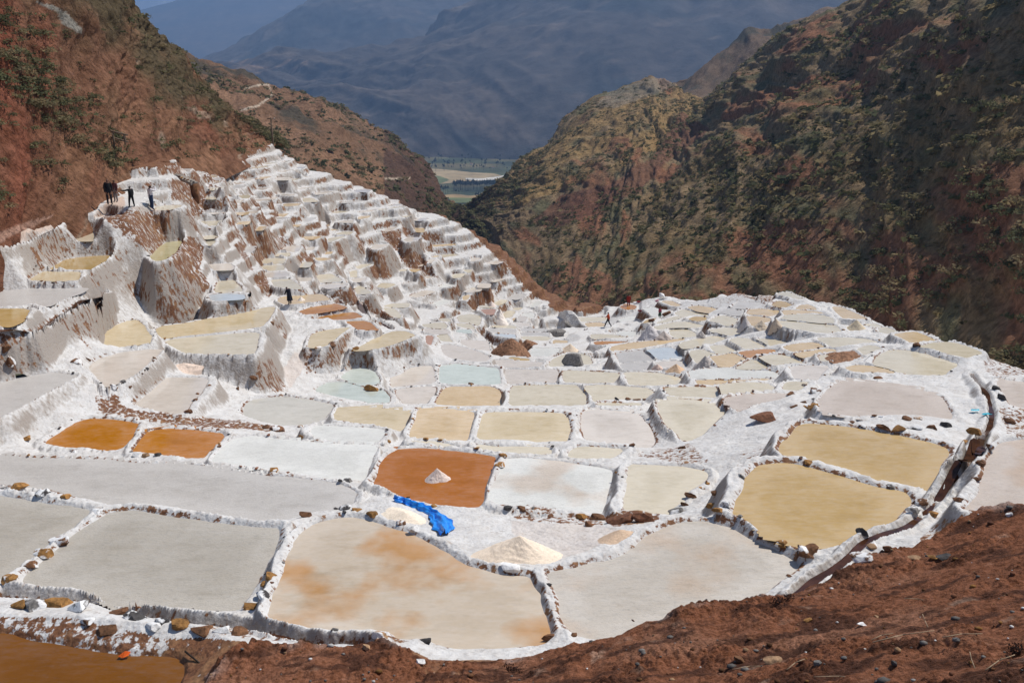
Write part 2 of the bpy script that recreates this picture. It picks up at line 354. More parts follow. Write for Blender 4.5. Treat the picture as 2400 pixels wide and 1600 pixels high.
pond('cr', 'L 2000,682 2050,652 M 0,832 200,777 460,738 605,777 530,818 300,867 100,900 0,905')
pond('cr', 'M 640,800 720,772 900,778 1165,888 1000,917 880,912 760,860')
pond('cr', 'M 1000,782 1300,788 1490,826 1350,848 1200,868 1100,820')
pond('tan', 'M 1370,890 1500,862 1650,838 1820,833 1900,862 1965,890 1800,917 1500,957')
pond('tan', 'M 1520,982 1750,948 2020,913 2150,958 1900,988 1830,998 1800,1008 1640,1028')
pond('cr', 'M 1860,1012 2000,998 2230,988 2100,1030 2000,1068 1900,1078')
pond('cr', 'M 360,882 560,868 680,922 775,945 600,972 480,982 400,930')
pond('cr', 'M 90,947 300,930 395,978 470,995 330,1015 200,1108 140,1040')
pond('tan', 'M 370,1027 520,1012 690,978 775,1022 875,1060 760,1118 660,1157 500,1148 430,1090')
pond('br', 'M 760,970 900,948 1150,924 1260,933 1295,960 1200,987 1020,1008 900,1042 830,1010', 'brown pond with a white salt patch among the right terraces')
pond('cr', 'M 1045,1030 1200,1003 1350,998 1500,1033 1730,1118 1500,1108 1370,1117 1260,1132 1155,1090')
pond('cr', 'M 725,1165 900,1083 1000,1058 1105,1110 1215,1168 1000,1187 800,1182')
pond('wh', 'M 80,1230 300,1188 640,1183 750,1200 980,1220 1200,1220 1280,1243 1365,1300 1100,1298 800,1303 560,1325 200,1315 120,1298', 'long white crusted pond across the right middle')
pond('crp', 'M 1470,1172 1600,1153 1900,1153 2045,1158 1930,1240 1880,1290 1830,1335 1600,1325 1530,1305')
pond('tan', 'M 190,1345 550,1350 580,1360 700,1345 870,1350 1000,1332 1340,1335 1200,1348 900,1358 600,1380 400,1395 200,1395')
pond('cr', 'C 1625,872 1750,853 1900,853 2000,863 2055,895 2045,928 1900,930 1660,966 1645,920')
pond('pk', 'C 1662,974 1800,946 2000,938 2190,935 2150,970 2060,1000 1900,1020 1780,1072 1720,1040 1668,1000')
pond('cr', 'M 1380,1402 1480,1370 1735,1380 1650,1430 1640,1458 1500,1497 1392,1487')
pond('cr', 'C 1185,893 1400,888 1595,888 1632,960 1640,972 1400,957 1235,952 1213,930')
pond('cr', 'C 1122,1000 1300,982 1450,988 1600,1033 1695,1085 1630,1130 1560,1190 1480,1260 1340,1318 1292,1240 1202,1190 1152,1090')
pond('crp', 'C 560,1067 700,1063 900,1083 1000,1108 1050,1170 1100,1240 1128,1308 1080,1355 900,1346 750,1326 563,1288 542,1200 547,1110')
pond('tan2', 'F 1770,893 1900,878 2100,873 C 100,1078 400,1093 443,1140 457,1220 437,1308 200,1302 F 2000,1092 1725,1082 1742,990')
pond('tan', 'F 1267,858 1450,853 1717,883 1706,950 1677,1010 1657,1097 1500,1097 1300,1077 1185,1072 1213,1010 1252,930', 'strong tan square pond in the second central row')
pond('tan2', 'F 652,833 850,843 1050,863 1205,883 1200,950 1137,1028 1000,987 800,962 625,942 605,920')
pond('gr2', 'E 1893,510 1963,458 2100,434 2300,428 F 200,760 350,775 500,804 612,828 575,890 535,933 465,962 380,982 300,982 E 2230,657 2060,622 1905,578')
pond('wh', 'F 465,988 600,993 750,1003 900,1008 1015,1023 997,1070 950,1106 800,1106 750,1116 600,1092 465,1073 415,1040')
pond('cr', 'F 1205,1103 1400,1113 1590,1137 1560,1147 1350,1127 1190,1117')
pond('cr', 'F 1675,1150 1755,1133 1900,1153 2100,1153 2285,1158 2322,1180 2312,1207 2100,1197 1950,1192 1800,1182')
pond('cr', 'C 435,1400 503,1358 650,1353 895,1377 875,1393 770,1427 600,1432 437,1422')
pond('mi', 'F 435,720 552,653 700,648 830,693 900,713 1000,713 1047,760 1037,807 900,807 750,782 625,762', 'mint green pond with a brown boulder at its rim')
pond('mi', 'F 655,610 742,543 868,532 927,562 978,648 850,677 705,638', 'small mint white pond under the tall white brick wall')
pond('crp', 'K 85,962 250,903 352,833 500,803 677,803 687,930 695,1007 600,1037 450,1047 250,1057 105,1085 95,1020')
pond('mi', 'K 755,803 900,783 1000,773 1300,813 1575,833 1585,950 1594,1035 1400,1045 1200,1035 900,1035 745,1007')
pond('crp', 'K 1645,853 2000,858 L 100,1033 335,1028 350,1120 360,1187 200,1202 K 2100,1032 1850,1032 1695,1037 1655,950')
pond('crp', 'K 155,1133 400,1098 695,1093 712,1112 675,1220 595,1317 400,1327 283,1317 205,1250')
pond('tan', 'K 697,1328 745,1222 805,1123 900,1088 1200,1088 1400,1078 1517,1103 1595,1153 1620,1200 1615,1280 1652,1347 1400,1347 1000,1347')
pond('cr', 'K 1726,1327 1716,1200 1755,1078 2000,1068 L 200,1238 595,1243 645,1293 730,1353 740,1430 720,1507 400,1507 100,1497 K 2050,1327')
pond('cr', 'L 700,1253 950,1235 1300,1265 1550,1285 1615,1305 1690,1398 1560,1416 1200,1426 950,1436 835,1446 806,1380 728,1303')
pond('cr', 'L 860,1484 1100,1484 1490,1494 1470,1506 1200,1506 905,1506')
pond('cr', 'L 405,1043 700,1050 1000,1065 1183,1085 1223,1150 1252,1216 1000,1206 700,1206 447,1196 417,1150')
pond('cr', 'L 1248,1070 1500,1065 1750,1080 2022,1143 2050,1207 1900,1235 1600,1245 1325,1226 1277,1150')
pond('cr', 'L 225,920 305,863 450,815 650,815 765,843 803,920 793,957 600,966 450,976 255,996 207,978')
pond('tan', 'L 1055,740 1105,704 1400,655 1900,615 2090,604 1985,678 1850,680 1600,715 1350,750 1113,780')
pond('pl', 'L 1125,804 1478,760 1593,830 1680,892 1400,906 1185,926 1155,860')
pond('plb', 'L 1548,758 1850,720 1975,763 2072,878 1900,886 1723,886 1625,800')
pond('pl', 'L 1187,948 1400,934 1615,939 1652,980 1595,1016 1300,1026 1207,998')
pond('crp', 'L 1657,933 2055,909 2125,960 2180,998 2000,1006 1800,996 1697,960')
pond('or3', 'L 835,652 900,644 1200,644 1340,648 1200,666 1000,676 845,676', 'narrow orange tan pond under the salt pyramids')
pond('cr', 'L 787,553 900,543 1080,553 1310,590 1200,606 900,611 805,598')
pond('wh', 'L 1105,540 1203,503 1443,513 1365,577')
pond('tan', 'L 705,393 918,383 983,406 937,457 803,457 735,430', 'tan pond with a salt pile left of the walking person in orange')
pond('cr', 'L 485,313 700,313 1025,313 1005,348 957,367 700,372 603,350')
pond('or3', 'L 1185,170 1270,124 1413,157 1395,197 1253,201', 'orange earth platform pond where the person in red stands')
pond('wh', 'L 1487,195 1650,178 1750,217 1890,223 1797,268 1652,296 1563,212')
pond('tan', 'L 1745,92 1900,88 2035,150 1998,162 1883,147')
pond('oc', 'L 1495,388 1562,343 1690,323 1598,377', 'small ochre pond with a dark boulder beside the pink clad person')
pond('wh', 'L 1157,350 1340,293 1490,322 1300,396')
pond('cr', 'L 1687,378 1958,293 2045,320 1897,367 1705,396')
pond('tan2', 'F 757,398 852,348 962,293 1072,255 1160,252 1250,287 1148,327 998,372 850,397', 'sandy cream pond held by the tall white brick wall')
pond('tan2', 'F 400,373 435,282 503,252 700,225 730,227 637,298 557,357 470,377', 'sandy cream pond left of the tall white brick wall pond')
pond('or3', 'F 697,177 840,171 897,187 958,238 900,242 803,237 745,206', 'orange tan pond lowest of the four in a row below the person in dark coat')
pond('or3', 'F 433,164 503,138 700,108 778,108 842,144 700,157 563,157', 'orange tan pond third of the four below the person in dark coat')
pond('or3', 'F 328,95 453,63 618,38 687,57 712,75 600,92 422,117 385,117', 'orange tan pond second of the four below the person in dark coat')
pond('tan', 'P 1748,1310 1805,1263 Q 150,903 400,881 608,873 733,950 500,972 253,1001 105,1006', 'tan pond with a small white salt cone beside the person in dark coat')
pond('tan2', 'A 1220,1240 1253,1217 1450,1193 1700,1143 2153,1055 2125,1130 2045,1217 1900,1237 1600,1267 1400,1287 1263,1307', 'long sandy cream pond under the rusty stained wall on the left')
pond('cr', 'A 1270,1330 1450,1304 1700,1284 2033,1260 2005,1380 1985,1427 1750,1427 1450,1417 1383,1389', 'cream pond in front of the long sandy cream pond on the left')
pond('tan2', 'A 790,1300 833,1243 950,1184 1058,1164 1107,1193 1147,1250 1190,1300 1167,1338 1050,1357 880,1377 803,1368')
pond('crp', 'E 672,200 783,128 950,84 1180,64 1272,68 1195,140 1077,238 950,306 822,345 803,310 743,260')
pond('pl', 'E -100,345 0,323 130,268 280,244 450,244 620,268 497,328 298,437 150,506 0,585 -100,615', 'pale grey pond on the left held by a white stained wall')
pond('crp', 'E 1027,488 1153,403 1273,303 1293,284 1633,284 1595,380 1485,478 1437,555 1250,535')
pond('tan2', 'A 205,848 343,783 450,789 633,789 613,852 400,857')
pond('oc2', 'A 367,767 503,694 680,664 880,660 835,700 697,771 500,766')
pond('pl', 'A -50,944 0,939 250,919 500,914 692,919 637,958 478,1006 380,1055 250,1027 100,1055 -50,1065', 'broad pale pond at the left edge below the ochre pond')
pond('oc2', 'A -50,1079 0,1076 178,1079 230,1092 187,1167 80,1211 0,1201 -50,1197', 'ochre pond cut off by the left edge')
pond('cr', 'A 565,530 643,484 738,479 755,520 718,546 623,546')
pond('wh', 'A 315,390 423,359 632,354 557,377 420,396')
pond('pl', 'A 437,335 562,284 700,279 770,292 697,327 560,336')
pond('yg', 'A 1165,668 1233,603 1303,554 1433,544 1395,618 1297,686 1222,701', 'yellow green pond behind the rusty cliff on the left terraces')
pond('crp', 'P 787,820 863,804 1097,804 1163,850 1127,886 903,891 835,860')
pond('cr', 'P 927,1080 963,1034 1177,1024 1195,1080 1262,1130 1272,1186 1000,1206 907,1188 897,1150')
pond('plb', 'P 817,1231 1050,1219 1293,1229 1312,1260 1277,1286 903,1306 845,1288')
pond('cr', 'P 1695,699 1763,659 1925,654 1925,701')
pond('cr', 'P 1507,799 1583,734 1740,724 1872,738 1835,797 1700,806 1525,811')
pond('cr', 'P 1487,898 1525,829 1825,824 1843,887 1700,901')
pond('crp', 'P 1605,987 1567,924 1857,919 1922,968 1800,986')
pond('cr', 'P 1725,1118 1647,1024 1927,1014 2025,1080 2110,1155 1900,1136')
pond('cr', 'P 635,330 723,304 900,294 933,310 867,346 645,346')
pond('cr', 'P 645,250 723,219 1053,214 997,258 900,281 645,281')
pond('pl', 'P 705,130 763,94 1075,94 1057,127')
pond('cr', 'P 725,431 888,409 943,440 897,456 743,466')
pond('cr', 'P 773,500 897,484 903,519 822,556 765,520')
pond('cr', 'A 1215,282 1300,268 1425,268 1397,288 1300,306 1205,299')
pond('cr', 'Q 517,639 563,604 738,594 855,659 890,688 700,706 563,711')
pond('crp', 'Q 577,740 750,729 953,719 943,767 820,781 703,795 605,770')
pond('cr', 'Q 1067,771 1149,755 1290,850 1200,866 1095,866')
pond('cr', 'Q 983,560 1093,545 1085,600 1093,635 1005,636')
pond('cr', 'Q 1057,500 1153,459 1310,459 1197,497 1122,526')
pond('cr', 'Q 1427,721 1558,724 1630,741 1500,786 1360,769')
pond('crp', 'Q 1007,660 1222,650 1195,697 1055,706')
pond('tan', 'Q 287,100 383,79 620,79 557,108 500,121 305,126')
pond('cr', 'Q 697,110 860,84 933,79 867,108 705,166')
pond('cr', 'Q 777,50 902,14 1050,19 997,52')
pond('crp', 'Q 1277,240 1333,199 1510,189 1477,218 1350,256')
pond('tan', 'Q 497,373 733,379 715,402 563,411')
pond('cr', 'Q 1437,1040 1553,1004 1812,994 1795,1047 1600,1055')
pond('cr', 'Q 1457,1062 1600,1064 1692,1160 1677,1195 1563,1167 1503,1118')
pond('tan', 'Q 1807,531 1972,529 1897,566 1833,557')
pond('cr', 'K 517,240 700,214 818,209 863,250 853,286 700,281 563,262')
pond('crp', 'K 567,330 560,290 700,299 877,314 903,350 860,356 700,366')
pond('cr', 'K 727,381 868,369 895,420 950,479 880,496 795,487 767,430')
pond('crp', 'K 807,514 950,524 1250,594 1470,680 1397,727 1250,721 1053,706 900,686 825,648 777,560')
pond('crp', 'K 1057,448 1250,454 1434,473 1434,560 1470,648 1300,586 1047,508')
pond('brp', 'K 575,383 683,397 645,480 653,511 583,507', 'small dusky brown pond beside the tall white brick wall')
pond('cr', 'K 1007,121 1180,94 1323,122 1323,190 1293,246 1200,226 1025,197')
pond('cr', 'K 1005,222 1188,229 1250,296 1200,286 1100,276 1005,250')
pond('mi', 'K 1005,304 1178,304 1213,347 1100,346 995,338')
pond('pl', 'K 1427,283 1803,304 1793,351 1600,341 1485,337')
pond('plb', 'K 1507,363 1797,374 1803,416 1700,406 1545,388')
pond('cr', 'K 1507,243 1700,244 1812,262 1803,288 1450,274')
pond('pl', 'K 1877,288 2243,299 2262,327 1887,327')
pond('pl', 'K 1877,343 2262,349 2262,386 1887,386')
pond('cr', 'K 1887,402 2243,404 2290,430 2197,466 1905,438')
pond('crp', 'K 1487,780 1505,724 1700,724 1850,744 2190,754 2147,797 1900,811 1650,816 1533,797')
pond('wh', 'K 2005,600 2053,564 2300,559 L 363,744 353,787 250,816 153,855 K 2245,677 2100,686 2005,648')
pond('oc2', 'K 1680,683 1850,693 2030,711 1900,722 1783,712')
pond('tan', 'L 277,623 473,634 463,676 267,676')
pond('cr', 'K 747,153 893,154 913,196 803,186')
pond('brp', 'K 1327,33 1532,24 1503,96 1405,96')
pond('crp', 'K 1767,213 1993,219 2003,256 1850,247')
pond('crp', 'K 1835,123 1953,124 1935,186 1855,186')
for s in ['S 1025,1262 1233,1262 1215,1288 1015,1288', 'S 1005,1312 1223,1303 1205,1337 1025,1337', 'S 785,1140 883,1114 847,1176 803,1186',
          'S 865,1052 1053,1034 1015,1067 807,1076', 'S 627,841 750,824 833,824 757,876 663,886', 'S 305,632 415,624 335,686', 'S 335,601 420,574 483,591',
          'S 1017,963 1173,964 1155,1016 985,1016', 'S 777,772 913,769 877,816', 'S 905,611 1043,604 987,647 893,656', 'S 37,323 193,329 147,376 25,386',
          'T 1405,563 1643,563 1625,597 1453,597', 'T 475,823 633,824 615,857 493,857', 'T 1505,791 1693,784 1675,808 1543,802', 'T 1537,921 1793,914 1755,947 1563,956',
          'T 1967,761 2310,744 2097,787 1993,797', 'T 1805,842 1948,844 2030,890 1833,897', 'T 425,1042 773,1034 763,1058 503,1062', 'T 867,1042 1083,1034 1045,1068 903,1077',
          'T 1187,1130 1500,1104 1650,1113 1500,1137', 'T 525,702 752,694 637,727 543,737', 'T 1157,861 1390,854 1360,872 1180,880', 'U 815,980 993,964 955,997 823,1016',
          'U 625,1032 753,1023 735,1066 507,1057', 'U 447,1220 563,1184 735,1184 697,1217', 'U 757,622 900,604 990,621 947,647 773,637', 'U 1575,1132 1733,1134 1715,1196 1603,1187',
          'U 1437,1300 1503,1264 1680,1264 1637,1297 1503,1326', 'U 967,1390 1083,1354 1203,1354 1157,1387 1003,1426']:
    pond(['cr', 'crp', 'tan', 'crp'][len(PONDS) % 4], s)
NTR = len(PONDS)
AMBER = pix('G -300,1160 100,1185 250,1235 500,1265 800,1335 1100,1355 1400,1375 1450,1450 1400,1560 1380,1750 -300,1750')
PONDS.append(dict(col='am', px=AMBER, label='deep amber pond in the bottom left corner', stain=0.0, level=-11.9))

def chaikin(P, n=2):
    for k in range(n):
        c = .13 if k == 0 else .22
        Qn = np.roll(P, -1, 0); P = np.stack([P*(1-c)+Qn*c, P*c+Qn*(1-c)], 1).reshape(-1, 2)
    return P
PONDS[9]['level'] = -11.58; PONDS[10]['level'] = -11.5; PONDS[11]['level'] = -11.3
for p in PONDS:
    c = p['px'].mean(0); p['c'] = c; p['h'] = p.get('level', cast_base(*c)[2])
def unproj(px, h):
    d = raydir(px[:, 0], px[:, 1]); k = h/d[:, 2]; return d[:, :2]*k[:, None]
RIMH = .10
def rebuild(p):                       # the near edge is seen over the rim, so it is surveyed at rim height
    v = p['px'][:, 1]; t = np.clip((v-p['c'][1])/max(v.max()-p['c'][1], 1)*1.5, 0, 1)
    p['rh'] = RIMH*float(np.clip(32/np.linalg.norm(unproj(p['c'][None], p['h'])), .38, 1)); p['xy'] = unproj(p['px'], p['h']+p['rh']*1.25*t)
for p in PONDS: rebuild(p)
# neighbours must not overlap in plan: ease their levels apart until they clear each other
def bbox(p): return p['xy'].min(0)-.05, p['xy'].max(0)+.05
live = set(range(len(PONDS)))
for it in range(70):
    moved = 0; nxt = set(); bb = [tuple(map(tuple, bbox(p))) for p in PONDS]
    for i in range(len(PONDS)):
        for j in range(i):
            if i not in live and j not in live: continue
            (ax, ay), (bx, by) = bb[i]; (cx, cy), (dx, dy) = bb[j]
            if ax > dx or cx > bx or ay > dy or cy > by: continue
            a, b = PONDS[i], PONDS[j]
            if 'level' in a and 'level' in b: continue
            if inpoly(a['xy'][:, 0], a['xy'][:, 1], b['xy']).any() or inpoly(b['xy'][:, 0], b['xy'][:, 1], a['xy']).any():
                f, n = (a, b) if a['c'][1] < b['c'][1] else (b, a)
                f['h'] -= .06 if 'level' not in f else 0; n['h'] += .06 if 'level' not in n else 0; rebuild(f); rebuild(n); moved += 1; nxt |= {i, j}
    live = nxt
    if not moved: break
print('pond relax', it, moved)
# far terraces of the left slope: hundreds of small pans, laid along the contours
FARREG = pix('Z 430,400 640,350 700,370 760,420 900,460 1000,500 1100,560 1200,640 1280,720 1240,735 1130,700 1000,690 900,640 760,640 640,610 520,500')
STP = .82
def bench(x, y, b0=None):
    b0 = base(x, y) if b0 is None else b0
    return (b0+.35*fbm(x/1.6, y/1.6, 3, 2)+1.5*fbm(x/7, y/7, 3, 21))/STP
cx_ = RNG.uniform(-60, 12, 40000); cy_ = RNG.uniform(62, 126, 40000); cz_ = base(cx_, cy_); cu_, cv_ = project(np.stack([cx_, cy_, cz_], -1)); ok_ = inpoly(cu_, cv_, FARREG)
zb_ = bench(cx_, cy_, cz_); fr0 = zb_-np.floor(zb_); ok_ &= (fr0 > .10) & (fr0 < .66)
pts = []
for P in np.stack([cx_, cy_, np.floor(zb_)*STP-.30], -1)[ok_]:
    if all((P[0]-q[0])**2+((P[1]-q[1]))**2 > 1.95**2 for q in pts): pts.append(P)
    if len(pts) > 700: break
for P in pts:
    e = .5; gx = (base(P[0]+e, P[1])-base(P[0]-e, P[1])); gy = (base(P[0], P[1]+e)-base(P[0], P[1]-e))
    a = math.atan2(gy, gx)+math.pi/2; ca, sa = math.cos(a), math.sin(a)
    L, Wd = random.uniform(.95, 1.9), random.uniform(.5, .85)
    sh = [(np.sign(math.cos(tt))*abs(math.cos(tt))**.4*random.uniform(.92, 1.06), np.sign(math.sin(tt))*abs(math.sin(tt))**.4*random.uniform(.92, 1.06)) for tt in [k/8*2*math.pi+.39 for k in range(8)]]
    for f in (1.0, .75, .55, .4):
        q = np.array([(P[0]+L*f*x*ca-Wd*max(f, .6)*y*sa, P[1]+L*f*x*sa+Wd*max(f, .6)*y*ca) for x, y in sh]); bad = False; m0, m1 = q.min(0)-.1, q.max(0)+.1
        for p in PONDS:
            pb = p['bb'] if 'bb' in p else p.setdefault('bb', (p['xy'].min(0), p['xy'].max(0)))
            if m0[0] > pb[1][0] or pb[0][0] > m1[0] or m0[1] > pb[1][1] or pb[0][1] > m1[1]: continue
            if (sdist(q[:, 0], q[:, 1], p['xy']) < .1).any() or (sdist(p['xy'][:, 0], p['xy'][:, 1], q) < .1).any(): bad = True; break
        if not bad: break
    if not bad: PONDS.append(dict(col=random.choice(['cr','crp','tan','pl','wh','crp','cr']), xy=q, h=P[2], c=None, label=None, stain=0.0, far=True))
print('ponds', len(PONDS), 'traced', NTR, 'T', time.time()-T0)
for p in PONDS: p['xy'] = chaikin(p['xy'], 2)

# ------------------------------------------------------------------ ground: one fine sheet, finer near the viewpoint
TH = np.radians(np.linspace(-37.5, 42, 1080)); rr = [6.5]
while rr[-1] < 150: rr.append(rr[-1]+min(max(rr[-1]**2/6500, .012), .24))
RR = np.array(rr); NT, NR = len(TH), len(RR)
GX = np.sin(TH)[None]*RR[:, None]; GY = np.cos(TH)[None]*RR[:, None]
ri = np.unique(np.r_[np.arange(0, NR, 5), NR-1]); ti = np.unique(np.r_[np.arange(0, NT, 8), NT-1])
Bc = base(GX[np.ix_(ri, ti)], GY[np.ix_(ri, ti)])
B1 = np.stack([np.interp(np.arange(NT), ti, row) for row in Bc]); fi = np.interp(np.arange(NR), ri, np.arange(len(ri))); i0 = np.minimum(fi.astype(int), len(ri)-2); f_ = (fi-i0)[:, None]
B0 = B1[i0]*(1-f_)+B1[i0+1]*f_
lump = 1-np.clip(worley(GX/.30, GY/.30, 3), 0, 1)**1.5             # rounded salt-caked stones
lump2 = 1-np.clip(worley(GX/.13, GY/.13, 5), 0, 1)**1.5
nz1 = fbm(GX/1.3, GY/1.3, 4, 1); nz2 = fbm(GX/.35, GY/.35, 3, 9); nz0 = fbm(GX/5, GY/5, 3, 21)
BG = B0 - .25 + .22*nz1*np.clip(RR[:, None]/45, .3, 1.6) + .04*nz2*np.clip(RR[:, None]/40, .5, 1.5) + .25*nz0
tw = sstep(60, 72, RR)[:, None]*sstep(18, 8, GX); zz = bench(GX, GY, B0); fr_ = zz-np.floor(zz)
BG = BG*(1-tw) + tw*((np.floor(zz)+sstep(.76, .95, fr_))*STP-.26+.05*nz1)
G = np.full_like(GX, -1e9); DMIN = np.full_like(GX, 1e9); LAB = np.full(GX.shape, -1, np.int32)
GS = np.full_like(GX, -1e9); CAPG = np.full_like(GX, 1e9); CAP = np.full_like(GX, 1e9); BED = np.full_like(GX, np.nan)
for i, p in enumerate(PONDS):
    xy = p['xy']; D0 = np.hypot(*xy.mean(0)); far = D0 > 55
    m = 3.4; th = np.arctan2(xy[:, 0], xy[:, 1]); r = np.hypot(xy[:, 0], xy[:, 1])
    j0 = np.searchsorted(TH, th.min()-m/max(r.min(), 4)); j1 = np.searchsorted(TH, th.max()+m/max(r.min(), 4))
    i0 = np.searchsorted(RR, r.min()-m); i1 = np.searchsorted(RR, r.max()+m)
    sl = (slice(i0, i1), slice(j0, j1)); X = GX[sl]; Y = GY[sl]
    if X.size == 0: continue
    d = sdist(X, Y, xy) + .05*nz2[sl] - (.10*(lump[sl]-.45))*min(1, 30/D0)
    h = p['h']; rf = p.get('rh', .04)/RIMH; rh = RIMH*rf*(1+.25*math.sin(i*2.3)); w = .30 + .1*math.cos(i*1.7)
    if p.get('far'): rh, w, rf = .07, .22, .6
    st = 1.5+1.1*abs(math.sin(i*1.1))
    lf = min(1, 40/D0); hv = .35+.95*vnoise(X/1.1, Y/1.1, 77)
    top = h + rh*(.25+1.15*lump[sl]*hv) + .03*rf*nz1[sl] + .02*lump2[sl]*lf*rf
    w = w*(.55+.9*vnoise(X/.8, Y/.8, 78))
    inn = h-.13+(top-h+.13)*sstep(-.22, .15, d)
    g = np.where(d < .15, inn, top)
    g = np.where(d > w, top-(d-w)*st*(1+.25*nz1[sl]) + .30*nz1[sl]*np.clip(d-w, 0, 1) + .06*lf*(lump[sl]-.5)*np.clip((d-w)*3, 0, 1), g)
    ins = d < 0
    bd = inn
    BED[sl] = np.where(ins, bd, BED[sl])
    G[sl] = np.maximum(G[sl], np.where(ins | (d > w), -1e9, g)); GS[sl] = np.maximum(GS[sl], np.where(ins | (d <= w), -1e9, g))
    CAPG[sl] = np.minimum(CAPG[sl], np.where(ins, 1e9, h+rh+np.maximum(d, 0)*(2.6 if xy[:, 0].mean() < -9 else 1.0)))
    cp = h + rh*.8 + np.maximum(d, 0)*(.4 if xy[:, 0].mean() > -12 - .0*D0 and D0 < 95 else (1.8 if far else 1.1))
    CAP[sl] = np.minimum(CAP[sl], np.where(ins, 1e9, cp))
    nr = d < DMIN[sl]; DMIN[sl] = np.where(nr, d, DMIN[sl]); LAB[sl] = np.where(nr, i, LAB[sl])
Z = np.maximum(np.maximum(np.minimum(BG, CAP), G), np.minimum(GS, CAPG))
Z = np.where(np.isnan(BED), Z, BED)
# channels that feed brine to the pans
CHAN = [('V 1625,452 1650,500 1700,600 1800,720 1875,850 1900,1000 1890,1150 1830,1270 1740,1400 1660,1560 J 1590,100 1512,200 1462,310 1380,400 1260,485 1150,560 900,665 820,712 700,790 560,890 430,985', .095, .03,
         'narrow channel of dark red brine curving along the right terraces'),
        ('A 0,1372 150,1310 330,1232 480,1120 640,1042 830,1003', .16, .12, 'thin rust coloured channel crossing the white slope on the left'),
        ('A 0,622 120,580 230,545 330,500 400,470 460,420', .14, .12, 'thin dark channel along the edge of the footpath on the left'),
        ('Q 520,830 650,880 800,960 980,1010 1150,1085 1270,1200 1400,1260 1500,1300 1560,1345', .18, .14, 'thin dark channel running beside the four orange tan ponds'),
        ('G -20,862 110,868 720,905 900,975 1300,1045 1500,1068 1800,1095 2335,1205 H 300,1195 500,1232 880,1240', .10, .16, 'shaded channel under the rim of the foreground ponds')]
CH = np.full_like(GX, 1e9); CHL = []
def sample(x, y, A=None):
    A = Z if A is None else A
    i = np.clip(np.searchsorted(RR, np.hypot(x, y)), 0, NR-1); j = np.clip(np.searchsorted(TH, np.arctan2(x, y)), 0, NT-1); return A[i, j]
def hit(u, v, A=None):
    A = Z if A is None else A
    d = raydir(u, v); h = math.hypot(d[0], d[1]); j = int(np.clip(np.searchsorted(TH, math.atan2(d[0], d[1])), 0, NT-1))
    s = np.nonzero(A[:, j] >= RR*d[2]/h)[0]; i = s[0] if len(s) else NR-1
    return np.array([d[0]/h*RR[i], d[1]/h*RR[i], A[i, j]])
def dens(P, step):
    o = [P[0]]
    for a, b in zip(P[:-1], P[1:]):
        n = max(1, int(np.linalg.norm(b-a)/step))
        for k in range(1, n+1): o.append(a+(b-a)*k/n)
    return np.array(o)
def smooth1(a, k):
    for _ in range(k): a = np.concatenate([a[:1], (a[:-2]+a[1:-1]*2+a[2:])/4, a[-1:]])
    return a
ZS = Z.copy()
for s, hw, dp, lb in CHAN:
    px = dens(pix(s), 6); P = np.array([hit(*q, A=np.maximum(ZS, BG-.4)) for q in px])
    P = smooth1(P, 6); P[:, 2] = np.minimum.accumulate(P[:, 2]+0) if False else smooth1(P[:, 2], 10)
    if lb.startswith('narrow'): P[:, 2] = smooth1(np.max([sample(P[:, 0]+a, P[:, 1]+b, ZS) for a, b in ((0,0),(.4,0),(-.4,0),(0,.4),(0,-.4))], axis=0), 14)
    P = dens(P, .12); P[:, 2] -= dp+.03; CHL.append((P, hw, lb))
    m = 1.2; th = np.arctan2(P[:, 0], P[:, 1]); r = np.hypot(P[:, 0], P[:, 1])
    sl = (slice(np.searchsorted(RR, r.min()-m), np.searchsorted(RR, r.max()+m)), slice(np.searchsorted(TH, th.min()-m/r.min()), np.searchsorted(TH, th.max()+m/r.min())))
    X, Y = GX[sl], GY[sl]; best = np.full(X.shape, 1e9); zc = np.zeros(X.shape)
    for k in range(0, len(P), 2):
        dd = (X-P[k, 0])**2+(Y-P[k, 1])**2; b = dd < best; best = np.where(b, dd, best); zc = np.where(b, P[k, 2], zc)
    dd = np.sqrt(best)+.03*nz2[sl]; t = sstep(hw*.7, hw*2.1, dd)
    Zn = np.where(dd < hw*2.1, np.minimum(Z[sl], (zc-.1)*(1-t)+Z[sl]*t), Z[sl])
    bank = zc+dp+.06+.10*lump[sl]
    Zn = np.where((dd > hw*1.5) & (dd < hw*1.5+.30) & np.isnan(BED[sl]), np.maximum(Zn, bank-.5*np.maximum(dd-hw*1.7, 0)-.4*np.maximum(hw*2-dd, 0)), Zn)
    Z[sl] = np.where(np.isnan(BED[sl]), Zn, Z[sl])
    CH[sl] = np.minimum(CH[sl], dd/hw)
for it_ in range(8):
    st_ = np.sqrt((np.gradient(Z, axis=0)/np.gradient(RR)[:, None])**2+(np.gradient(Z, axis=1)/(RR[:, None]*(TH[1]-TH[0])))**2)
    Zb = Z.copy(); Zb[1:-1, 1:-1] = (4*Z[1:-1, 1:-1]+2*(Z[:-2, 1:-1]+Z[2:, 1:-1]+Z[1:-1, :-2]+Z[1:-1, 2:])+Z[:-2, :-2]+Z[:-2, 2:]+Z[2:, :-2]+Z[2:, 2:])/16
    Z = np.where((st_ > .9) & (RR[:, None] < (34 if it_ > 3 else (55 if it_ > 0 else 400))), Zb, Z)
for it_ in range(10):                                        # smooth the saw-tooth of steep faces along the rim
    st_ = np.abs(np.gradient(Z, axis=0)/np.gradient(RR)[:, None]); Zb = Z.copy(); Zb[:, 2:-2] = (Z[:, :-4]+2*Z[:, 1:-3]+2*Z[:, 2:-2]+2*Z[:, 3:-1]+Z[:, 4:])/8
    Z = np.where((st_ > .6) & (RR[:, None] < 40), Zb, Z)
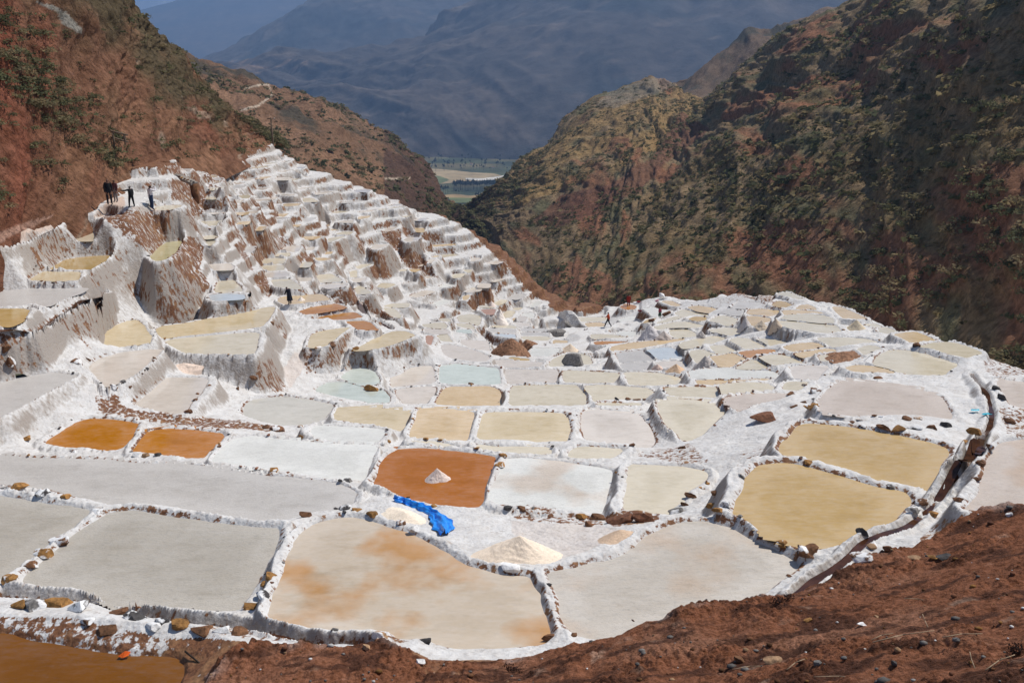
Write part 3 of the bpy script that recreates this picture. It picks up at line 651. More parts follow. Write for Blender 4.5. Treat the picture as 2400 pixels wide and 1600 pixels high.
# the red earth bank in the foreground
BK = np.array([at(np.array(a), np.array(b), np.array(c)) for a, b, c in [(2312,1180,18.2),(2400,1184,18),(2197,1245,18),(2044,1298,17.5),(1853,1386,17),(1700,1406,16.6),(1550,1437,16.4),(1416,1488,16.6),
     (1200,1530,17.2),(1020,1550,17.2),(955,1510,17.6),(900,1490,17.8),(780,1511,17.6),(600,1496,17.9),(530,1515,17.5),(474,1592,16.6),
     (1200,1600,14.8),(1800,1600,11.2),(2350,1600,8.8),(500,1650,15),(2300,1400,13),(1700,1500,14.2)]])
WK = tps_fit(BK, .3)
BKP = chaikin(np.r_[BK[[1,0,2,3,4,5,6,7,8,9,10,11,12,13,14,15]][:, :2], [[-4.5,9.0],[-3,3],[9,3],[13,12]]], 1)
sl = (slice(0, np.searchsorted(RR, 24)), slice(0, NT)); X, Y = GX[sl], GY[sl]
ds = sdist(X, Y, BKP) + .22*fbm(X/.9, Y/.9, 4, 31) + .05*nz2[sl]
bz = tps_eval(BK, WK, X, Y)
clod = 1-np.clip(worley(X/.16, Y/.16, 41), 0, 1)**1.4; clod2 = 1-np.clip(worley(X/.06, Y/.06, 43), 0, 1)**1.4
cm = sstep(-.15, .5, fbm(X/1.1, Y/1.1, 3, 51))
bz = bz + .16*fbm(X/1.6, Y/1.6, 4, 33) + .06*fbm(X/.25, Y/.5, 4, 35) + (.14*clod+.05*clod2)*(.25+.75*cm) - .05
bz = bz - np.clip(ds+.1, 0, 9)*1.5
bank_m = bz > Z[sl]+.01
Z[sl] = np.where(bank_m & (ds < 2.5), np.maximum(Z[sl], bz), Z[sl])
BANK = np.zeros(GX.shape, bool); BANK[sl] = bank_m & (ds < 2.5)

# colour of the ground: R earth showing and painted rim shade, G trodden pale earth, B greyish grime
PU, PV = project(np.stack([GX, GY, Z], -1))
SOIL_SHADE = np.zeros_like(GX); PATH = np.zeros_like(GX)
wob = 7*fbm(GX*.9, GY*.9, 3, 61)
for s, a in [('A 800,360 960,300 1150,320 1310,330 1350,450 1250,560 1150,640 1050,560 900,450', .66),
             ('A 1320,640 1400,560 1500,510 1590,560 1590,680 1560,740 1650,900 1600,945 1480,860 1350,740', .66),
             ('T 0,560 250,660 430,680 470,850 520,1000 300,1120 270,950 150,880 0,880', .66),
             ('T 370,500 800,480 800,620 520,680', .5), ('T 1050,1320 1500,1300 1750,1500 1700,1568 1200,1568', .52),
             ('P 1400,1000 1500,930 1620,1030 1720,1200 1650,1280 1540,1200', .72), ('P 1180,560 1260,520 1330,640 1440,930 1330,850', .62),
             ('P 1350,440 1500,370 1700,400 1980,560 1980,620 1700,620 1500,700', .54),
             ('Q 1400,0 1700,0 1700,280 1950,330 2050,420 2100,560 2230,660 2150,640 2000,560 1800,520 1700,420 1650,300 1480,130', .72),
             ('Q 300,300 400,310 540,440 510,570 400,440', .72), ('Q 1120,1040 1250,1060 1500,1110 1620,1220 1400,1170', .72),
             ('Q 780,830 1060,790 1080,950 1450,1000 1000,960', .52), ('Q 1230,200 1400,400 1300,420', .64),
             ('E 730,430 900,420 1000,520 1500,585 2000,635 2230,675 2230,705 1900,690 1400,655 1000,590 780,560', .66),
             ('O 1750,1100 1900,1080 2120,1300 1800,1270', .58), ('F 350,420 480,400 540,560 400,600', .52), ('F 0,500 120,480 250,720 100,730 0,700', .5),
             ('A 480,1150 540,1170 760,1440 700,1400', .58), ('P 100,1360 370,1340 370,1568 120,1568', .6), ('O 400,560 520,620 610,900 540,900', .64),
             ('C 920,1420 1400,1330 1550,1480 1300,1480', .46), ('I 0,400 500,400 700,430 700,500 300,480 0,450', .5), ('I 700,440 900,360 1150,350 1150,460 800,520', .62),
             ('S 1060,280 1130,300 1420,560 1820,960 2010,1100 2220,1200 2180,1290 1950,1130 1700,940 1320,700 1150,470', .72),
             ('D 800,690 950,650 1040,640 1030,680 900,700', .64), ('D 1100,400 1190,430 1190,470', .64), ('M 630,160 1280,170 1260,310 880,220', .54),
             ('H 1880,150 2335,190 2335,290 2200,300 1950,210', .5), ('Z 2180,1240 2280,1190 2400,1190 2400,1300 2100,1330', .52),
             ('D 2000,680 2400,560 2400,760 2150,830 2050,780', .45), ('D 2140,1040 2400,1080 2400,1300 2200,1250', .5),
             ('G -20,1050 600,1060 1000,1150 1400,1250 1750,1400 1400,1450 800,1340 -20,1200', .6), ('Z 470,1540 600,1503 860,1518 950,1515 1010,1545 1180,1548 1300,1528 1420,1500 1500,1470 1500,1750 470,1750', .98), ('Z 395,1495 560,1500 560,1700 395,1700', .9), ('H 600,1240 980,1180 1200,1240 900,1290', .6), ('G 1600,1100 2335,1210 2335,1240 1700,1240', .35)]:
    q = pix(s); m = inpoly(PU+wob, PV+.6*wob, q); SOIL_SHADE = np.where(m, np.maximum(SOIL_SHADE, a), SOIL_SHADE)
for s, a in [('A 720,370 860,210 960,200 980,270 900,310 800,360', 1), ('A -20,600 -20,480 240,400 420,410 480,415 330,490 200,545', .9), ('A 1000,280 1300,300 1300,330 1150,320', .8),
             ('T 0,440 760,330 1550,270 1500,310 700,400 300,470 0,490', .45), ('F 200,560 300,420 500,400 360,560 260,700', .4), ('O 1300,160 1700,20 1650,60 1400,170', .9),
             ('I 0,470 700,500 900,560 600,700 300,780 0,560', .28)]:
    q = pix(s); m = inpoly(PU+.5*wob, PV+.3*wob, q); PATH = np.where(m, np.maximum(PATH, a), PATH)
gz, gt = np.gradient(Z, axis=0)/np.gradient(RR)[:, None], np.gradient(Z, axis=1)/(RR[:, None]*(TH[1]-TH[0]))
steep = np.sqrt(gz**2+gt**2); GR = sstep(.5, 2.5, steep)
streak = .60*sstep(.8, 2.2, steep)*sstep(-.15, .3, fbm(GX/2.4, GY/2.4, 3, 71)) + .30*sstep(.9, 2.6, steep)
wet = .42*sstep(40, 85, RR)[:, None]
SOIL_SHADE = np.maximum(SOIL_SHADE, np.minimum(streak, .62)*(.74+wet)*np.where((PU < 660) & (RR[:, None] < 72), .80, 1))
SOIL_SHADE = np.maximum(SOIL_SHADE, .58*sstep(.15, .0, np.abs(DMIN-.02))*(DMIN < 5)*(.6+.7*sstep(-.2, .4, nz0)))  # brown mud at the waterline, also painting in the shade of the rim faces
SOIL_SHADE = np.maximum(SOIL_SHADE, np.where(CH < 1.5, .62*(1.6-CH), 0)); SOIL_SHADE = np.maximum(SOIL_SHADE, .34*sstep(.1, .6, nz0)*sstep(.35, 1.2, DMIN)*(DMIN < 50))
# beyond the brow and away from the pans the slope is bare earth
SALTP = pix('Z -200,590 0,562 75,516 120,480 190,462 232,448 290,402 400,388 530,370 625,350 650,318 700,335 780,395 900,440 1000,492 1090,530 1170,610 1250,690 1300,728 1400,735 1440,700 1560,682 1640,668 1800,672 1900,690 2010,735 2130,770 2260,810 2330,815 2400,790 2700,780 2700,1900 -300,1900')
SOIL_SHADE = np.where(inpoly(PU+.8*wob, PV+.5*wob, SALTP), SOIL_SHADE, np.maximum(SOIL_SHADE, np.where(DMIN < .9, .3, .95)))
EDGE = np.where(~np.isnan(BED), 1, 0)
TINT = np.stack([SOIL_SHADE, PATH, GR], -1).astype(np.float32)
# bank tint (real colours)
bc = np.ones(X.shape+(3,))*np.array((.25,.096,.046))
bc = mixc(bc, (.30,.135,.075), sstep(-.1, .6, fbm(X/1.4, Y/1.4, 4, 81))); bc = mixc(bc, (.075,.03,.017), sstep(.0, .35, fbm(X/.7, Y/.35, 5, 83))*.85)
bc = mixc(bc, (.42,.27,.19), sstep(.45, .8, fbm(X/.5, Y/.5, 4, 85))*.6); bc = mixc(bc, (.62,.52,.46), sstep(-.45, -.05, ds)*sstep(.1, .5, fbm(X/.8, Y/.8, 3, 87))*.5)
BTINT = np.zeros(GX.shape+(3,), np.float32); BTINT[sl] = bc

VX = np.stack([GX, GY, Z], -1).reshape(-1, 3)
e1 = np.stack([np.gradient(GX, axis=0), np.gradient(GY, axis=0), np.gradient(Z, axis=0)], -1)
e2 = np.stack([np.gradient(GX, axis=1), np.gradient(GY, axis=1), np.gradient(Z, axis=1)], -1)
NM = np.cross(e2, e1); NM /= np.linalg.norm(NM, axis=-1, keepdims=True)+1e-12; NM = NM.reshape(-1, 3)
idx = np.arange(NR*NT).reshape(NR, NT)
Qd = np.stack([idx[:-1, :-1], idx[:-1, 1:], idx[1:, 1:], idx[1:, :-1]], -1).reshape(-1, 4)
def fq(A, f): return f(f(A[:-1, :-1], A[:-1, 1:]), f(A[1:, 1:], A[1:, :-1])).ravel()
dmax = fq(DMIN, np.maximum); zmin = fq(Z, np.minimum); bank_q = fq(BANK.astype(int), np.minimum).astype(bool)
lab_q = LAB[:-1, :-1].ravel(); keep = ~((dmax < -.26) & ~bank_q)
# leave out what lies deep in the gorge, outside any view
keep &= (zmin > -48) & (fq(PU, np.minimum) < 2860) & (fq(PU, np.maximum) > -120) & (fq(PV, np.minimum) < 1690)
grp = np.where(bank_q, -2, np.where((dmax < 1.0) & (lab_q >= 0), lab_q, -1))
def sub(name, q, mat, parent=None, tint=TINT.reshape(-1, 3), loc=(0,0,0), flat=False):
    u, inv = np.unique(q, return_inverse=True)
    return np_mesh(name, VX[u], inv.reshape(q.shape), mat, parent, tint[u], None if flat else NM[u], loc, flat)
Qk = Qd[keep]; gk = grp[keep]; order = np.argsort(gk, kind='stable'); Qk = Qk[order]; gk = gk[order]
bnd = {g: (a, b) for g, a, b in zip(*[np.unique(gk), np.searchsorted(gk, np.unique(gk)), np.searchsorted(gk, np.unique(gk), side='right')])}
print('ground quads', len(Qk), 'T', time.time()-T0)
a, b = bnd[-1]; qs = Qk[a:b]; nr_ = np.hypot(VX[qs[:, 0], 0], VX[qs[:, 0], 1]) < 46
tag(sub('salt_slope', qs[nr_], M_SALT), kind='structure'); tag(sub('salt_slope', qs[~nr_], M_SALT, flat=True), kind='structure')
a, b = bnd[-2]; tag(sub('dirt_bank', Qk[a:b], M_DIRT, tint=BTINT.reshape(-1, 3)), kind='structure')
def lin(c): c = np.array(c)/255.; return np.where(c < .04045, c/12.92, ((c+.055)/1.055)**2.4)
ROOT = {}
for i, p in enumerate(PONDS):
    c = p['xy'].mean(0); loc = (c[0], c[1], p['h']); r = empty('salt_pond', loc); ROOT[i] = r; p['root'] = r; p['ctr'] = np.array(loc)
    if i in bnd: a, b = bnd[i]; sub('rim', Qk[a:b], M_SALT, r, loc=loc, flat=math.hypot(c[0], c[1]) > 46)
    xy = p['xy']; n = len(xy); tg = np.roll(xy, -1, 0)-np.roll(xy, 1, 0); nn = np.stack([tg[:, 1], -tg[:, 0]], -1); nn /= np.linalg.norm(nn, axis=1)[:, None]+1e-9
    ar = ((xy[:, 0]*np.roll(xy[:, 1], -1))-(np.roll(xy[:, 0], -1)*xy[:, 1])).sum()
    o2 = xy + nn*(1 if ar > 0 else -1)*(.09 if not p.get('far') else .06)
    if ar < 0: o2 = o2[::-1]
    mw = M_CRUST if p['col'] in CRUSTY else M_BRINE; D0 = math.hypot(c[0], c[1])
    if D0 < 42 and i in bnd:
        r_ = np.hypot(xy[:, 0], xy[:, 1]); t_ = np.arctan2(xy[:, 0], xy[:, 1]); k_ = 2
        ia, ib = max(0, np.searchsorted(RR, r_.min()-.3)), min(NR, np.searchsorted(RR, r_.max()+.3)); ja, jb = max(0, np.searchsorted(TH, t_.min()-.02)), min(NT, np.searchsorted(TH, t_.max()+.02))
        S_ = (slice(ia, ib, k_), slice(ja, jb, k_)); dd = np.where(LAB[S_] == i, DMIN[S_], 9); q0 = np.arange(dd.size).reshape(dd.shape)
        ok_ = np.minimum(np.minimum(dd[:-1, :-1], dd[:-1, 1:]), np.minimum(dd[1:, 1:], dd[1:, :-1])) < .02
        qq = np.stack([q0[:-1, :-1], q0[:-1, 1:], q0[1:, 1:], q0[1:, :-1]], -1)[ok_]; uu, iv = np.unique(qq, return_inverse=True)
        P_ = np.stack([GX[S_].ravel()[uu], GY[S_].ravel()[uu], np.full(len(uu), p['h'])], -1); ee = sstep(-.9, 0, dd.ravel()[uu])
        wo = np_mesh('brine', P_, iv.reshape(qq.shape), mw, r, tint=np.repeat(ee[:, None], 3, 1), loc=loc)
    else: wo = mesh_obj('brine', np.c_[o2-c, np.zeros(n)], [list(range(n))], mw, r, smooth=False)
    j = np.random.default_rng(i).uniform(.96, 1.03); cc = lin(PC[p['col']])*.90*j; wo.color = (*cc, p['stain'])
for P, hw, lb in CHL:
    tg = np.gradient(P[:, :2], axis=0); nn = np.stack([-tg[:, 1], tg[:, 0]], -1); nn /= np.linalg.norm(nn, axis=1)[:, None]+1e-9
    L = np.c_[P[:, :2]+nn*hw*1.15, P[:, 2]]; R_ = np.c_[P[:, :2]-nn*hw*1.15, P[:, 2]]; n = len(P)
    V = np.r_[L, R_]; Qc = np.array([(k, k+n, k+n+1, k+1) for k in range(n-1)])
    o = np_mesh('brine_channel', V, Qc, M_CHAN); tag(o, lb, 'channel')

# ------------------------------------------------------------------ hills
def interp_cols(C, n):
    C = np.array(C, float); m = len(C); t = np.linspace(0, m-1, n); i = np.clip(t.astype(int), 0, m-2); f = (t-i)[:, None]
    g = lambda k: C[np.clip(k, 0, m-1)]
    p0, p1, p2, p3 = g(i-1), g(i), g(i+1), g(i+2)
    return .5*(2*p1+(p2-p0)*f+(2*p0-5*p1+4*p2-p3)*f*f+(3*p1-p0-3*p2+p3)*f**3)
def hill(name, cols, nu, nv, amp, wl, gul, bulge, colfn, mat, seed, back=.35, below=.25, skew=0.0):
    """a slope between a foot line and a crest line (each u, v, distance), with gullies, folding over behind the crest"""
    Bs = interp_cols([at(*map(np.array, c[0])) for c in cols], nu); Tp = interp_cols([at(*map(np.array, c[1])) for c in cols], nu)
    nb = max(6, nv//8); t = np.r_[np.linspace(-below, 1, nv), 1+np.linspace(0, back, nb+1)[1:]]
    P = np.zeros((len(t), nu, 3)); L = np.linalg.norm(Tp-Bs, axis=1)
    for k, tt in enumerate(t):
        if tt <= 1:
            q = Bs+(Tp-Bs)*tt; q[:, 2] += bulge*L*4*max(0, tt)*(1-tt)*.25
        else:
            q = Tp+(Tp-Bs)*np.array([1, 1, 0])*(tt-1)*1.0; q[:, 2] -= (tt-1)**1.3*L*.9
        P[k] = q
    S = np.cumsum(np.r_[0, np.linalg.norm(np.diff(Bs[:, :2]*.5+Tp[:, :2]*.5, axis=0), axis=1)])
    U = np.broadcast_to(S[None], P.shape[:2]); Vv = t[:, None]*L.mean()+0*U
    wu = U+wl*.5*fbm(U/wl/2, Vv/wl/2, 3, seed+3); 
    n1 = fbm(wu/wl, Vv/wl, 6, seed, .55); rg = 1-np.abs(fbm((wu+skew*Vv)/(wl*.8), Vv/(wl*3.2), 5, seed+7, .5))*2.2
    nrm = np.cross(np.gradient(P, axis=1), np.gradient(P, axis=0)); nrm /= np.linalg.norm(nrm, axis=-1, keepdims=True)+1e-9
    nrm = np.where(nrm[..., 2:3] < 0, -nrm, nrm); env = np.where(t < 1, 1, 1)[:, None]*np.clip(.35+t[:, None]*1.2, .2, 1)
    P = P + nrm*((amp*n1+gul*(rg-.3))*env)[..., None]
    P = P + nrm*(amp*.30*fbm(U/(wl*.16), Vv/(wl*.16), 4, seed+13, .6)*env)[..., None]
    nU, nV = project(P); col = colfn(P, nU, nV, U, Vv, n1, rg, t[:, None]+0*U, seed)
    n, m = P.shape[:2]; ii = np.arange(n*m).reshape(n, m)
    Qh = np.stack([ii[:-1, :-1], ii[:-1, 1:], ii[1:, 1:], ii[1:, :-1]], -1).reshape(-1, 4)
    o = np_mesh(name, P.reshape(-1, 3), Qh, mat, tint=np.clip(col, 0, 1).reshape(-1, 3)); tag(o, kind='structure')
    return P, nrm, t
def C3(c, shp): return np.ones(shp+(3,))*np.array(c)
def col_left(P, u, v, U, V, n1, rg, t, s):
    c = C3((.19,.088,.048), n1.shape)
    c = mixc(c, (.26,.13,.07), sstep(-.1, .5, fbm(U/9, V/9, 4, s+20)))
    c = mixc(c, (.235,.07,.036), sstep(.1, .5, fbm(U/14, V/30, 4, s+21))*.8)
    g = sstep(-.05, .45, fbm(U/11, V/16, 5, s+22)+.9*(t-.5))
    c = mixc(c, (.085,.07,.035), g*.85); c = mixc(c, (.42,.33,.24), sstep(.42, .62, fbm(U/5, V/4, 4, s+23))*.5)
    c = mixc(c, (.30,.28,.24), np.where(inpoly(u, v, pix('1 220,0 420,60 560,190 560,240 430,170 380,80')), .9, 0))
    c = mixc(c, (.50,.30,.22), np.where(inpoly(u, v, pix('A -200,700 -200,450 0,480 240,390 420,350 300,420 0,560')), .7, 0))
    return c
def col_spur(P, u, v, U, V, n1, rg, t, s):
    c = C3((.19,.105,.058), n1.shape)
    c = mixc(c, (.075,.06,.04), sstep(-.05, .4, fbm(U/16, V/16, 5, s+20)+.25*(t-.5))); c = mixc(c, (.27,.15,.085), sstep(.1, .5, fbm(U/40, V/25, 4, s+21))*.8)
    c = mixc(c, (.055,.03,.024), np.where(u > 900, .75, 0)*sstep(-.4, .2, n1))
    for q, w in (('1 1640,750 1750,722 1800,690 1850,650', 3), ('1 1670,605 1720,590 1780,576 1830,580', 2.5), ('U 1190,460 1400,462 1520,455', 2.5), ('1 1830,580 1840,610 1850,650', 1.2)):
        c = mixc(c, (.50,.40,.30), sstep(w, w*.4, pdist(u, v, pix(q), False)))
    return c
def col_right(P, u, v, U, V, n1, rg, t, s):
    c = C3((.235,.16,.085), n1.shape)
    c = mixc(c, (.135,.12,.062), sstep(-.1, .35, fbm(U/10, V/10, 5, s+20)))
    c = mixc(c, (.20,.13,.055), sstep(.0, .5, fbm(U/28, V/16, 5, s+21))*.8)
    c = mixc(c, (.25,.11,.055), sstep(.2, .5, fbm(U/22-V/30, V/22, 5, s+22)+.10*(1-t))*.95)
    gold = inpoly(u+25*n1, v+15*n1, pix('2 1100,1290 1250,1080 1500,900 1900,700 2323,560 Z 1660,235 1560,330 1450,400 1300,450 1200,500'))
    c = mixc(c, (.29,.185,.075), np.where(gold, sstep(-.45, .15, fbm(U/18, V/18, 4, s+24)), 0)*.9)
    red = inpoly(u+30*n1, v+20*n1, pix('Z 1250,700 1330,610 1480,660 1600,560 1900,520 2080,520 2300,380 2420,380 2420,830 2150,800 1900,700 1400,740'))
    c = mixc(c, (.25,.11,.058), np.where(red, sstep(-.25, .25, fbm(U/14-V/30, V/14, 5, s+25)), 0)*.85)
    scar = inpoly(u+14*n1, v+8*n1, pix('2 1300,1510 1500,1330 1850,1240 2100,1090 2260,860 2323,760 Z 1660,300 1560,380 1500,450 1380,500 1290,540'))
    c = mixc(c, (.16,.07,.042), np.where(scar, .8, 0))
    grey = inpoly(u+10*n1, v, pix('2 1730,720 1850,620 2100,540 2330,500 2330,560 2080,660 1850,740')); c = mixc(c, (.24,.20,.15), np.where(grey, .6, 0))
    return c
def col_ridge(P, u, v, U, V, n1, rg, t, s):
    c = C3((.15,.10,.065), n1.shape); c = mixc(c, (.06,.055,.04), sstep(-.1, .4, fbm(U/25, V/25, 5, s+20))); return mixc(c, (.22,.15,.10), sstep(.15, .5, fbm(U/50, V/50, 4, s+21)))
def col_mtn(P, u, v, U, V, n1, rg, t, s):
    c = C3((.066,.055,.047), n1.shape); dg = U*.8+V*.9
    c = mixc(c, (.03,.034,.034), sstep(-.1, .4, fbm(dg/230, (U-V)/700, 6, s+20))); c = mixc(c, (.105,.08,.06), sstep(.0, .5, fbm(dg/300, (U-V)/800, 5, s+21))*.8)
    c = mixc(c, (.16,.12,.09), sstep(.25, .55, fbm(U/150, V/60, 5, s+22))*.5)
    return mixc(c, (.26,.17,.11), np.where((v > 140) & (v < 175) & (u > 540) & (u < 720), sstep(-.1, .3, fbm(U/90, V/40, 3, s+23)), 0)*.8)
def col_snow(P, u, v, U, V, n1, rg, t, s):
    c = C3((.12,.11,.11), n1.shape); return mixc(c, (.85,.87,.9), sstep(-.2, .1, n1+.8*(t-.45)))

LP, LN, LT = hill('hillside_left', [((-420,700,34),(-500,-600,56)),((-200,600,44),(-250,-500,60)),((0,548,52),(0,-400,67)),((80,508,57),(150,-250,76)),((200,455,63),(285,-20,88)),((300,400,72),(344,58,94)),
     ((420,387,83),(408,122,105)),((530,370,98),(500,218,113)),((600,357,111),(580,272,120)),((645,338,121),(638,326,125)),((665,345,125),(655,345,128))], 380, 240, 1.3, 9, .8, .06, col_left, M_HILL, 100)
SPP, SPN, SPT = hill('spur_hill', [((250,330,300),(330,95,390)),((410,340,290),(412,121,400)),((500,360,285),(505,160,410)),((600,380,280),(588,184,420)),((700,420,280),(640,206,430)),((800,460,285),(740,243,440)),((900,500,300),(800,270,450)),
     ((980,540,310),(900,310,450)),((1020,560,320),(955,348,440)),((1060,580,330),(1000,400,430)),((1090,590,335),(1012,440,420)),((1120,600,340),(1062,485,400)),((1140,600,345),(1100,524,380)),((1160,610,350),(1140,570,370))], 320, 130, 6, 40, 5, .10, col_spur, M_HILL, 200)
RP, RN, RT = hill('hillside_right', [((2950,900,64),(3100,-900,150)),((2650,880,66),(2800,-700,175)),((2400,850,72),(2450,-500,220)),((2150,830,92),(2220,-200,285)),((1950,790,112),(2015,0,325)),((1750,770,135),(1896,54,340)),((1600,780,150),(1793,129,380)),
     ((1450,790,165),(1705,203,410)),((1360,780,185),(1645,232,440)),((1300,740,215),(1540,188,520)),((1240,670,260),(1427,229,520)),((1180,620,300),(1330,284,500)),((1140,580,340),(1272,347,480)),((1110,550,380),(1213,382,460)),
     ((1085,530,420),(1158,446,450)),((1060,522,450),(1100,500,458)),((1040,520,460),(1060,518,462))], 540, 270, 5.5, 40, 2.6, .04, col_right, M_HILL, 300, skew=-.3, below=.07)
hill('ridge_right', [((1400,380,560),(1480,260,640)),((1520,350,560),(1560,198,650)),((1600,340,565),(1602,178,660)),((1700,300,570),(1686,121,680)),((1760,260,575),(1756,73,690)),((1830,240,580),(1815,58,700)),((1900,220,590),(1862,50,705)),
     ((2000,200,600),(1975,21,710)),((2150,150,620),(2060,-15,720)),((2300,100,640),(2200,-70,740))], 200, 90, 7, 60, 5, .08, col_ridge, M_HILL, 400)
VZ = -222.0
hill('mountain_main', [((250,330,2700),(380,230,3000)),((450,330,2650),(500,165,3150)),((620,340,2600),(650,140,3250)),((760,352,2500),(800,116,3300)),((860,360,2450),(893,104,3350)),((930,364,2420),(972,77,3400)),((1000,368,2380),(1041,35,3450)),
     ((1080,372,2350),(1122,2,3500)),((1180,378,2300),(1260,-90,3600)),((1300,390,2250),(1420,-170,3650)),((1450,400,2200),(1650,-230,3700)),((1650,400,2150),(1950,-250,3750)),((1900,400,2100),(2300,-260,3800)),((2200,400,2100),(2700,-260,3850)),((2600,400,2100),(3200,-260,3900))],
     320, 170, 40, 420, 34, .05, col_mtn, M_FAR, 500, below=.05, skew=.7)
hill('mountain_left', [((100,300,3600),(300,260,4200)),((350,300,3600),(420,185,4600)),((450,300,3600),(484,138,4800)),((560,280,3600),(590,82,5000)),((650,260,3600),(672,24,5200)),((720,250,3600),(735,-25,5300)),((850,240,3600),(860,-75,5400)),((1050,220,3700),(1080,-110,5500)),((1300,220,3800),(1350,-150,5500))],
     260, 130, 60, 700, 60, .05, col_mtn, M_FAR, 600, below=.05)
hill('mountain_back', [((0,250,6500),(150,40,8500)),((200,250,6500),(290,32,8800)),((320,250,6500),(336,24,9000)),((400,240,6500),(432,0,9200)),((500,230,6500),(560,-50,9400)),((700,220,6600),(760,-110,9600)),((950,200,6800),(1000,-140,9800))],
     200, 90, 22, 1200, 30, .05, col_mtn, M_FAR, 700, below=.05)
hill('snow_peak', [((0,60,19000),(120,30,21000)),((250,60,19000),(320,8,21500)),((330,60,19000),(365,-6,22000)),((420,60,19000),(400,0,22000)),((520,60,19000),(470,12,22000)),((700,60,19000),(600,25,22000))], 120, 50, 45, 1500, 80, .02, col_snow, M_FAR, 800, below=.05)

# valley floor, far below, with its fields
def vxy(u, v, z=VZ): d = raydir(np.asarray(u, float), np.asarray(v, float)); return d*(z/d[..., 2])[..., None]
gx = np.linspace(-1500, 1500, 90); gy = np.linspace(500, 3300, 90); X_, Y_ = np.meshgrid(gx, gy)
zc = VZ-.8 + 2*fbm(X_/300, Y_/300, 3, 900)*0
vc = C3((.085,.095,.042), X_.shape); vc = mixc(vc, (.16,.13,.06), sstep(-.1, .3, fbm(X_/120, Y_/60, 4, 901))); vc = mixc(vc, (.045,.06,.035), sstep(.1, .4, fbm(X_/90, Y_/90, 4, 903)))
ii = np.arange(8100).reshape(90, 90); Qv = np.stack([ii[:-1, :-1], ii[:-1, 1:], ii[1:, 1:], ii[1:, :-1]], -1).reshape(-1, 4)
tag(np_mesh('valley_floor', np.stack([X_, Y_, zc], -1).reshape(-1, 3), Qv, M_FAR, tint=vc.reshape(-1, 3)), kind='structure')
def field(name, s, col, dz, mat=None):
    p = vxy(*pix(s).T); c = p.mean(0); q = chaikin(p[:, :2]-c[:2], 2)
    ar = ((q[:, 0]*np.roll(q[:, 1], -1))-(np.roll(q[:, 0], -1)*q[:, 1])).sum(); q = q if ar > 0 else q[::-1]
    o = mesh_obj(name, np.c_[q, np.zeros(len(q))], [list(range(len(q)))], mat or mat_plain(name+'_mat', col, .95, .03, .25), smooth=False, loc=(c[0], c[1], VZ+dz)); tag(o, kind='structure')
field('stubble_field', 'W 300,500 800,525 1300,580 1700,600 1900,650 1860,700 1500,740 1100,750 800,790 500,800 300,700', (.36,.27,.15), .1)
field('green_field', 'W 300,620 700,650 900,720 700,800 480,800 300,760', (.13,.15,.06), .5)
field('river', 'W 1180,690 1500,700 1800,660 1900,640 1900,665 1750,720 1450,740 1190,720', (.62,.58,.50), .9)
field('lower_field', 'W 700,1010 1000,980 1300,1020 1700,900 1800,930 1500,1040 1300,1080 900,1060', (.33,.22,.10), .5)
field('lower_meadow', 'W 850,1050 1300,1060 1500,1060 1400,1150 950,1150', (.13,.15,.05), .9)
field('valley_road', 'W 970,1200 1400,1205 1400,1235 1000,1235', (.45,.33,.24), 1.3)

# ------------------------------------------------------------------ rocks and stones
def ico(sub):
    bm = bmesh.new(); bmesh.ops.create_icosphere(bm, subdivisions=sub, radius=1); bm.verts.ensure_lookup_table()
    V = np.array([v.co[:] for v in bm.verts]); Fc = np.array([[v.index for v in f.verts] for f in bm.faces]); bm.free(); return V, Fc
def rock_mesh(seed, sub=2, rough=.25, flat=.0):
    V, Fc = ico(sub); r = np.random.default_rng(seed)
    for k in range(14 if sub > 2 else 9):                # planar cuts make it angular
        n = r.normal(size=3); n /= np.linalg.norm(n); c = r.uniform(.38, .75); d = V@n; V = V-np.outer(np.maximum(d-c, 0), n)
    a = V*2.1+seed; V = V*(1+rough*(vnoise(a[:, 0]+a[:, 2]*1.3, a[:, 1]-a[:, 2]*.7, seed)[:, None]-.5))
    V = V/np.abs(V).max(0); me = bpy.data.meshes.new('rock'); me.from_pydata(V.tolist(), [], Fc.tolist()); me.materials.append(M_STONE)
    me.polygons.foreach_set('use_smooth', np.zeros(len(Fc), bool)); return me
RM = [rock_mesh(k+5, 1) for k in range(8)]; RMB = [rock_mesh(k+50, 3, .22) for k in range(10)]
SC = dict(o=(.30,.15,.045), b=(.16,.075,.035), d=(.055,.05,.048), g=(.20,.185,.17), t=(.36,.22,.12), w=(.75,.73,.70), r=(.20,.085,.045))
cents = np.array([p['xy'].mean(0) for p in PONDS])
def nearest_pond(P):
    o = np.argsort(((cents-P[:2])**2).sum(1))[:8]; best = min(o, key=lambda k: abs(sdist(np.array([P[0]]), np.array([P[1]]), PONDS[k]['xy'])[0])); return int(best)
def put_stone(P, sx, sy, sz, col, big=False, parent=None, name='stone', rz=None, mat=None, sink=.35):
    me = random.choice(RMB if big else RM); o = bpy.data.objects.new(name, me)
    if mat:
        key = (me.name, mat.name)
        if key not in MEC: m2 = me.copy(); m2.materials.clear(); m2.materials.append(mat); MEC[key] = m2
        o.data = MEC[key]
    o.scale = (sx, sy, sz); o.rotation_euler = (random.uniform(-.25, .25), random.uniform(-.25, .25), random.uniform(0, 6.28) if rz is None else rz)
    L = np.array([P[0], P[1], P[2]+sz*(1-2*sink)]); c = np.array(col)*random.uniform(.8, 1.2); o.color = (*c, 1)
    if parent is not None: L = L-np.array(parent.location)
    o.location = tuple(L); return link(o, parent)
MEC = {}
